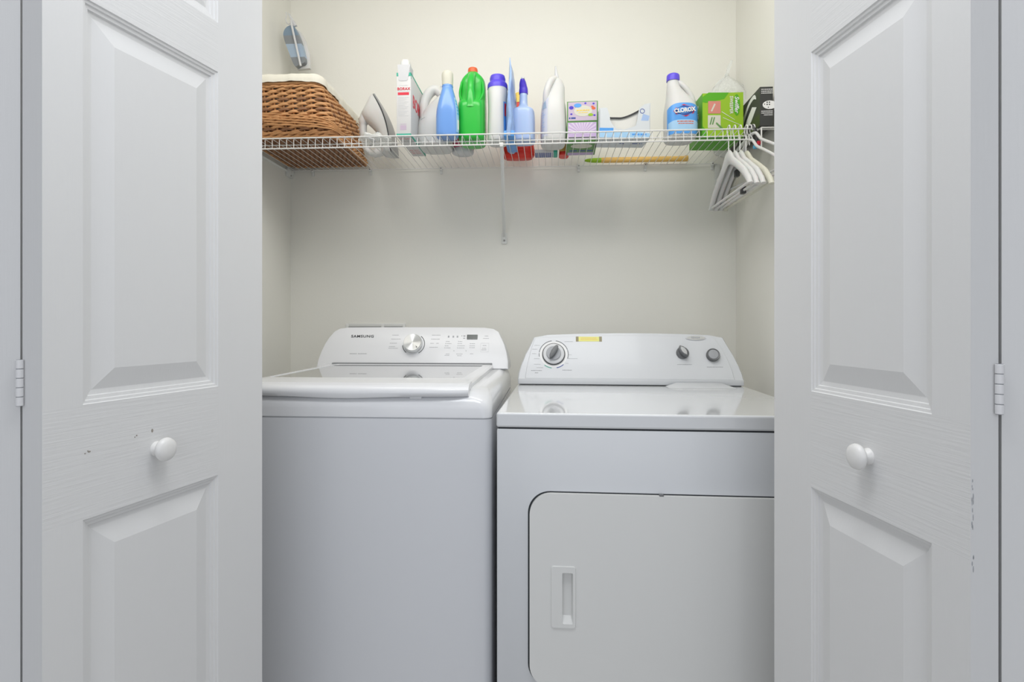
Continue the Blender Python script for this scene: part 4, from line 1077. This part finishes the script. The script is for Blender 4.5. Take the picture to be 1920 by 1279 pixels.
for k in range(16):
    b0, b1 = 2*PI*k/16, 2*PI*(k+1)/16
    prism(bm, [(a[0]+r_*math.cos(t_), a[1]+r_*math.sin(t_)) for r_, t_ in ((0.0085, b0), (0.0085, b1), (0.0065, b1), (0.0065, b0))], 0.0, 0.0005, ft)
build('round_emblem', bm, 'navy', tbx)
build('base_print', bars(scribble(-0.005, 0.012, 0.06, 0.008, rnd)+scribble(0.04, 0.075, 0.06, 0.010, rnd), lambda u, v, d: (u, v, -d)), 'navy', tbx)
build('front_lettering', bars(scribble(qq(1185, 250)[0], qq(1212, 250)[0], qq(0, 252)[1], 0.007, rnd), lambda u, v, d: (u, -0.0004-d, v)), 'lblue', tbx)

# amber tube lying at the back
x0a, y0a = cw((1128-960)/F*2.24, 2.24); x1a = cw((1292-960)/F*2.22, 2.22)[0]; x0b = cw((1096-960)/F*2.24, 2.24)[0]
yt = 2.276
tb = thing('duster_refill', 'long amber tube with a lime tip lying along the back of the shelf', 'tube', ((x0b+x1a)/2, yt, ZD))
cxt = (x0b+x1a)/2; R_ = 0.0105
lx = lambda a, b, h: (h-cxt, a, b+R_)
build('tube', lathe(nb(), [(R_*0.9, x0a), (R_, x0a+0.003), (R_, x1a-0.012), (R_, x1a-0.011)], lx, n=24), 'amber', tb)
build('end_cap', lathe(nb(), [(R_*1.12, x1a-0.012), (R_*1.12, x1a-0.002), (R_*0.9, x1a)], lambda a, b, h: (h-cxt, a, b+R_*1.12), n=24), 'amber', tb)
build('lime_tip', lathe(nb(), [(R_*0.25, x0b), (R_*0.6, x0b+0.012), (R_*0.85, x0b+0.035), (R_*0.9, x0a)], lx, n=24), 'lime', tb)

# bleach bottle
p = place(1275, 1.995)
o = thing('bleach_bottle', 'white bleach bottle with a blue label and violet cap, left of the lime green box', 'bottle', p, math.radians(3))
LF = Loft([(0, 0, 0, 0.040, 0.046, 3.2), (0.008, 0, 0, 0.050, 0.056, 3.4), (0.05, 0, 0, 0.052, 0.058, 3.4), (0.100, 0, 0, 0.052, 0.058, 3.2), (0.125, -0.002, 0, 0.048, 0.052, 2.8), (0.150, -0.010, 0, 0.037, 0.042, 2.5), (0.175, -0.020, 0, 0.026, 0.030, 2.2), (0.195, -0.024, 0, 0.021, 0.022, 2), (0.212, -0.024, 0, 0.019, 0.019, 2)])
build('bottle_body', LF.body(nb(), 48), 'white', o, angle=60)
handle_tube([(-0.010, -0.004, 0.206), (0.012, -0.010, 0.186), (0.032, -0.012, 0.158), (0.041, -0.012, 0.130), (0.038, -0.012, 0.105)], [0.009, 0.0095, 0.0095, 0.010, 0.012], o, 'white')
build('cap', Loft([(0.208, -0.024, 0, 0.0225, 0.0225, 2), (0.227, -0.024, 0, 0.0215, 0.0215, 2), (0.232, -0.024, 0, 0.017, 0.017, 2)]).body(nb(), 32), 'purple', o)
lb = build('front_label', LF.patch(nb(), 0.010, 0.108, 195, 345, off=0.0008, na=30, nz=8, shape=lambda u: 0.098+0.016*math.sin(PI*u)), 'lblue', o)
bm = nb(); LF.patch(bm, 0.022, 0.050, 205, 335, off=0.0013, na=24, nz=3, shape=lambda u: 0.048+0.008*math.sin(PI*u)); build('pale_swoosh', bm, 'lblue2', lb)
yb_ = -0.0592
def lz(u, v, d): 
    z = v; s = LF.at(z); a = max(-0.98, min(0.98, (u-s[1])/(s[3]))); yy = s[2]-s[4]*(1-abs(a)**s[5])**(1/s[5])
    return (u, yy-0.0013-d, v)
bm = nb(); prism(bm, [(-0.037, 0.086), (-0.030, 0.096), (-0.004, 0.108), (0.026, 0.100), (0.034, 0.090), (0.030, 0.078), (0.004, 0.066), (-0.028, 0.074)], 0, 0.0006, lz)
em = build('red_emblem', bm, 'lred', lb)
bm = nb(); prism(bm, [(-0.033, 0.086), (-0.027, 0.094), (-0.004, 0.104), (0.024, 0.097), (0.030, 0.089), (0.027, 0.080), (0.004, 0.070), (-0.025, 0.077)], 0.0006, 0.0010, lz); build('emblem_field', bm, 'navy', em)
text('brand_lettering', 'CLOROX', 0.0185, 'wprint', em, (-0.001, lz(0, 0.087, 0.0016)[1], 0.0868), (PI/2, math.radians(-6), 0), xs=0.92, bold=0.0009, depth=0.0005)
build('label_print', bars(scribble(-0.025, 0.03, 0.050, 0.004, rnd)+scribble(-0.022, 0.03, 0.043, 0.003, rnd), lz), 'orange', lb)

# lime green sweeper box
p = place(1355.5, 1.945)
gb = thing('sweeper_box', 'lime green cloth refill box with picture squares, right of the bleach bottle', 'box', p, math.radians(3))
gw, gd, gh = 0.0685, 0.150, 0.151
ol = [(-gw, 0.0), (gw, 0.0), (gw, gh), (-gw+0.0, gh-0.004)]
bm = nb(); prism(bm, ol, 0, gd, XZ); build('carton', bm, 'lime', gb)
bm = nb(); prism(bm, [(-gw, 0.135), (-gw+0.02, 0.150), (0.02, 0.150), (0.004, 0.128), (-gw+0.01, 0.115), (-gw, 0.118)], 0, 0.0004, ff)
prism(bm, [(-gw, 0), (-gw+0.016, 0.0), (-gw+0.008, 0.028), (-gw, 0.036)], 0, 0.0004, ff)
bars([(0.0, gd, 0.0, 0.147)], lambda u, v, d: (-gw-d, u, v), bm=bm)
bars([(-gw, gw, 0, gd)], lambda u, v, d: (u, v, -d), bm=bm)
build('leaf_green_print', bm, 'lime2', gb)
g2 = lambda u, v, d: (u, -0.0004-d, v)
s1 = build('picture_square', bars([(-0.050, -0.008, 0.079, 0.121)], g2), 'salmon', gb)
bm = nb(); prism(bm, rot2([(-0.014, -0.0025), (0.014, -0.0025), (0.014, 0.0025), (-0.014, 0.0025)], math.radians(65)), 0.0004, 0.0008, lambda u, v, d: g2(u-0.033, v+0.099, d)); build('pad_drawing', bm, 'cream', s1)
s2 = build('picture_square', bars([(-0.051, -0.008, 0.030, 0.073)], g2), 'cream', gb)
bm = nb()
for k in range(2): prism(bm, rot2([(-0.013, -0.002), (0.013, -0.002), (0.013, 0.002), (-0.013, 0.002)], math.radians(75)), 0.0004, 0.0008, lambda u, v, d, k=k: g2(u-0.040+0.008*k, v+0.054, d))
prism(bm, [(-0.022, 0.050), (-0.006, 0.035), (0.006, 0.024), (0.002, 0.022), (-0.010, 0.030), (-0.024, 0.044)], 0.0004, 0.0008, g2); build('sweeper_drawing', bm, 'boxgreen', s2)
bm = nb(); prism(bm, ellipse(0.046, 0.108, 0.0115, 0.036, 28), 0, 0.0004, g2); build('lettering_oval', bm, 'lime2', gb)
text('lettering', 'Swiffer', 0.020, 'wprint', gb, (0.046, -0.0012, 0.109), (PI/2, PI/2, 0), xs=1.0, shear=0.2, bold=0.0003)
text('lettering', 'SWEEPER', 0.0155, 'wprint', gb, (0.028, -0.0008, 0.108), (PI/2, PI/2, 0), xs=0.95, bold=0.0001)
text('side_lettering', 'Swiffer', 0.030, 'wprint', gb, (-gw-0.0008, 0.055, 0.092), (PI/2, PI/2, -PI/2), xs=0.8, shear=0.2, bold=0.0006)
bm = nb(); prism(bm, [(0.0, 0.066), (0.060, 0.040), (0.060, 0.0388), (0.0, 0.0645)], 0.0, 0.0004, g2); prism(bm, [(-0.004, 0.086), (0.040, 0.058), (0.040, 0.057), (-0.004, 0.084)], 0.0, 0.0004, g2); build('swoosh_line', bm, 'wprint', gb)

# tied plastic bag behind the green box
bxp_, byp_ = cw((1372-960)/F*2.19, 2.19)
tg = thing('tied_bag', 'clear plastic bag tied in a knot behind the lime green box', 'bag', (bxp_, byp_, ZD))
bm = nb(); seg = 40; Rg = []
prf = [(0.0, 0.030), (0.01, 0.062), (0.08, 0.078), (0.17, 0.080), (0.23, 0.073), (0.262, 0.054), (0.284, 0.030), (0.300, 0.010), (0.308, 0.005)]
for z, r_ in prf:
    Rg.append([bm.verts.new(((r_*(1+0.07*math.sin(7*a+z*40)+0.05*math.sin(13*a)))*math.cos(a)-0.02*(z/0.3)+0.004, 0.75*(r_*(1+0.07*math.sin(7*a+z*40)))*math.sin(a), z+0.006)) for a in [2*PI*k/seg for k in range(seg)]])
for A, B in zip(Rg, Rg[1:]):
    for k in range(seg): bm.faces.new((A[k], A[(k+1) % seg], B[(k+1) % seg], B[k]))
bm.faces.new(Rg[0]); build('bag_body', bm, 'film', tg, angle=80)
bm = nb(); bmesh.ops.create_icosphere(bm, subdivisions=2, radius=0.008)
for v in bm.verts: v.co = Vector((v.co.x-0.018, v.co.y, v.co.z*1.1+0.314))
build('knot', bm, 'film', tg, angle=80)
bm = nb()
for P in ([(-0.022, 0.318, 0.0), (-0.016, 0.348, 0), (-0.002, 0.372, 0), (0.004, 0.370, 0), (-0.004, 0.340, 0), (-0.012, 0.318, 0)], [(-0.024, 0.310, 0), (-0.048, 0.296, 0), (-0.064, 0.276, 0), (-0.056, 0.270, 0), (-0.036, 0.290, 0)]):
    build('tail', prism(nb(), [(a, b) for a, b, _ in P], -0.002, 0.002, XZ), 'film', tg, angle=70)
bm = nb()
for cx_, cz_, s_ in ((-0.012, 0.240, 0.030), (0.022, 0.228, 0.026), (0.0, 0.18, 0.040)):
    g = bmesh.ops.create_icosphere(bm, subdivisions=3, radius=s_)
    for v in g['verts']: v.co = Vector((v.co.x*1.1+cx_, v.co.y*0.7, v.co.z+cz_+0.003*math.sin(60*v.co.x)))
build('contents', bm, 'cream', tg, angle=70)

# black box
bx0, by0 = cw((1425-960)/F*1.835, 1.835)
bb = thing('black_box', 'black carton with white print and a white shoe-shaped picture, right end of shelf', 'box', (bx0, by0, ZD), math.radians(0))
hB = (HZ-163)/F*1.835 - 0.6325
bwid = 0.040
bm = nb(); prism(bm, [(0, 0.0), (bwid, 0.0), (bwid, hB), (0, hB)], 0, 0.30, XZ, r=0.0); build('carton', bm, 'black', bb)
# left side print
sf = lambda u, v, d: (-d, u, v)
bm = nb(); prism(bm, smooth_list := [(p.x, p.y) for p in smooth_pts([(0.035, 0.098, 0), (0.060, 0.106, 0), (0.105, 0.095, 0), (0.15, 0.060, 0), (0.21, 0.015, 0), (0.24, 0.006, 0), (0.225, 0.030, 0), (0.16, 0.078, 0), (0.10, 0.112, 0), (0.05, 0.118, 0)], 4, closed=True)], 0, 0.0005, sf); build('white_picture', bm, 'wprint', bb)
bm = nb(); prism(bm, [(0.03, 0.07), (0.07, 0.085), (0.12, 0.060), (0.18, 0.012), (0.16, 0.004), (0.08, 0.040)], 0, 0.0005, sf); build('white_shoe_picture', bm, 'wprint', bb)
build('olive_panel', bars([(0.002, 0.10, 0.002, 0.04)], sf, t=0.0003), 'olive', bb)
L = scribble(0.004, bwid, hB-0.008, 0.0028, rnd)+scribble(0.004, bwid, hB-0.014, 0.0028, rnd)+scribble(0.004, bwid, hB-0.020, 0.0028, rnd)+scribble(0.004, bwid, 0.046, 0.0028, rnd)+scribble(0.004, bwid, 0.040, 0.0028, rnd)+scribble(0.012, bwid, 0.034, 0.0028, rnd)
build('front_print', bars(L, ff), 'wprint', bb)
ovl = build('oval_emblem', prism(nb(), ellipse(0.030, 0.066, 0.022, 0.0135, 28), 0, 0.0005, ff), 'wprint', bb)
bm = nb()
for a in (0.022, 0.029):
    for b in (0.067, 0.074): prism(bm, ellipse(a, b, 0.0022, 0.0022, 10), 0.0005, 0.0009, ff)
prism(bm, ellipse(0.014, 0.068, 0.0015, 0.002, 10), 0.0005, 0.0009, ff); prism(bm, ellipse(0.0255, 0.058, 0.0015, 0.002, 10), 0.0005, 0.0009, ff)
build('emblem_dots', bm, 'dark', ovl)

# ------------------------------------------------------------------ hangers on the front rail
def hook_path(z0):
    P = [(0, 0, z0)]
    P += [(0, 0.0, 0.035)]
    for k in range(9):
        a = math.radians(-60+k*270/8); P.append((0, 0.013*math.cos(a)+0.0, 0.052+0.013*math.sin(a)))
    return P
def make_hanger(x, rz, lab, drop, shade='white', marker=None, wide=True, grp='white hangers on the front rail', dyo=0.0):
    o = thing('clothes_hanger', lab, 'hanger', (x, YFR+dyo, ZD-0.052-0.002), rz, grp)
    bm = nb(); tube(bm, smooth_pts([(0, 0, -0.030+drop), (0, 0, 0.020), (0, 0.006, 0.034), (0, 0.014, 0.048), (0, 0.010, 0.060), (0, -0.001, 0.0645), (0, -0.012, 0.060), (0, -0.015, 0.048)], 5), 0.0019, 6)
    build('hook', bm, 'wire', o)
    top = [(-0.215, -0.168), (-0.205, -0.150), (-0.165, -0.113), (-0.10, -0.075), (-0.05, -0.048), (-0.028, -0.026), (-0.016, -0.018), (0.0, -0.016), (0.016, -0.018), (0.028, -0.026), (0.05, -0.048), (0.10, -0.075), (0.165, -0.113), (0.205, -0.150), (0.215, -0.168)]
    bot = [(0.200, -0.172), (0.155, -0.138), (0.10, -0.103), (0.05, -0.080), (0.02, -0.066), (0, -0.062), (-0.02, -0.066), (-0.05, -0.080), (-0.10, -0.103), (-0.155, -0.138), (-0.200, -0.172)]
    top = [(a*0.98, b+drop) for a, b in top]; bot = [(a*0.98, b+drop) for a, b in bot]
    if wide:
        bm = nb(); N_ = len(top); sect = []
        m_ = 9
        for i, (a, b) in enumerate(top):
            t = abs(a)/0.215; wd = 0.0070 + 0.0015*t
            # matching lower point by arc fraction
            u = i/(N_-1)*(len(bot)-1); j = min(int(u), len(bot)-2); c = [bot[len(bot)-1-j][q_]*(1-(u-j)) + bot[len(bot)-2-j][q_]*(u-j) for q_ in (0, 1)]
            ring = []
            for k in range(10):
                an = 2*PI*k/10; f_ = (1+math.cos(an))/2
                ring.append(bm.verts.new((wd*math.sin(an), c[0]+(a-c[0])*f_, c[1]+(b-c[1])*f_)))
            sect.append(ring)
        for A, B in zip(sect, sect[1:]):
            for k in range(10): bm.faces.new((A[k], A[(k+1) % 10], B[(k+1) % 10], B[k]))
        bm.faces.new(sect[0]); bm.faces.new(sect[-1])
        build('shoulder_arm', bm, shade, o, angle=60)
    else:
        P = smooth_pts([(0, a, b) for a, b in top], 3)
        build('shoulder_arm', tube(nb(), P, 0.0048, 8), shade, o, angle=60)
    zb2 = -0.164+drop
    build('bottom_bar', tube(nb(), [(0, -0.200, zb2), (0, 0.200, zb2)], 0.0038, 8), shade, o)
    if marker is not None:
        build('black_clip', bx(-0.007, 0.007, marker[0]-0.010, marker[0]+0.010, marker[1]-0.010, marker[1]+0.012, r=0.002), 'dark', o)
    return o
make_hanger(0.583, math.radians(0), 'frontmost and leftmost white moulded hanger on the shelf rail', 0.0)
make_hanger(0.601, math.radians(0), 'white moulded hanger second from the left on the shelf rail', -0.002, marker=(-0.085, -0.166))
make_hanger(0.619, math.radians(0), 'white moulded hanger third from the left on the shelf rail', -0.001, marker=(0.030, -0.084))
make_hanger(0.638, math.radians(1.5), 'off-white moulded hanger fourth from the left, turned slightly', -0.003, shade='cream')
make_hanger(0.649, math.radians(8), 'white tubular hanger swung toward the right wall, left one of two', 0.030, wide=False, grp='tubular hangers at the rail end')
make_hanger(0.657, math.radians(13), 'white tubular hanger swung farthest round toward the right wall', 0.052, wide=False, grp='tubular hangers at the rail end', dyo=-0.003)
# black strap hung over the rail end
sx_ = cw((1423-960)/F*1.85, 1.85)[0]
stp = thing('black_strap', 'black strap with red and blue ends draped over the shelf end', 'strap', (SX1-0.004, YFR, ZD))
bm = nb(); tube(bm, smooth_pts([(0.0, 0.03, 0.004), (0.001, 0.0, 0.008), (0.004, -0.012, 0.004), (0.008, -0.018, -0.014), (0.012, -0.020, -0.035), (0.012, -0.020, -0.052)], 5), 0.0035, 8, flat=1.6)
build('webbing', bm, 'dark', stp)
build('red_end', bx(0.010, 0.022, -0.027, -0.016, -0.060, -0.048, r=0.002), 'lred', stp)
build('blue_end', bx(0.000, 0.012, -0.027, -0.016, -0.072, -0.060, r=0.002), 'skyb', stp)
# white wire frame under the black box
fr = nb()
tube(fr, [(SX1+0.018, YFR-0.03, -0.075), (SX1+0.018, YFR-0.03, -0.008), (SX1+0.014, YFR+0.02, -0.006)], 0.0024, 8)
tube(fr, [(SX1+0.018, YFR-0.03, -0.008), (SX1+0.070, YFR-0.03, -0.008), (SX1+0.070, YFR-0.03, -0.075)], 0.0024, 8)
tube(fr, [(SX1-0.002, YFR-0.002, -0.004), (SX1+0.070, YFR-0.002, -0.004)], 0.0024, 8)
build('corner_frame', fr, 'wire', sh)
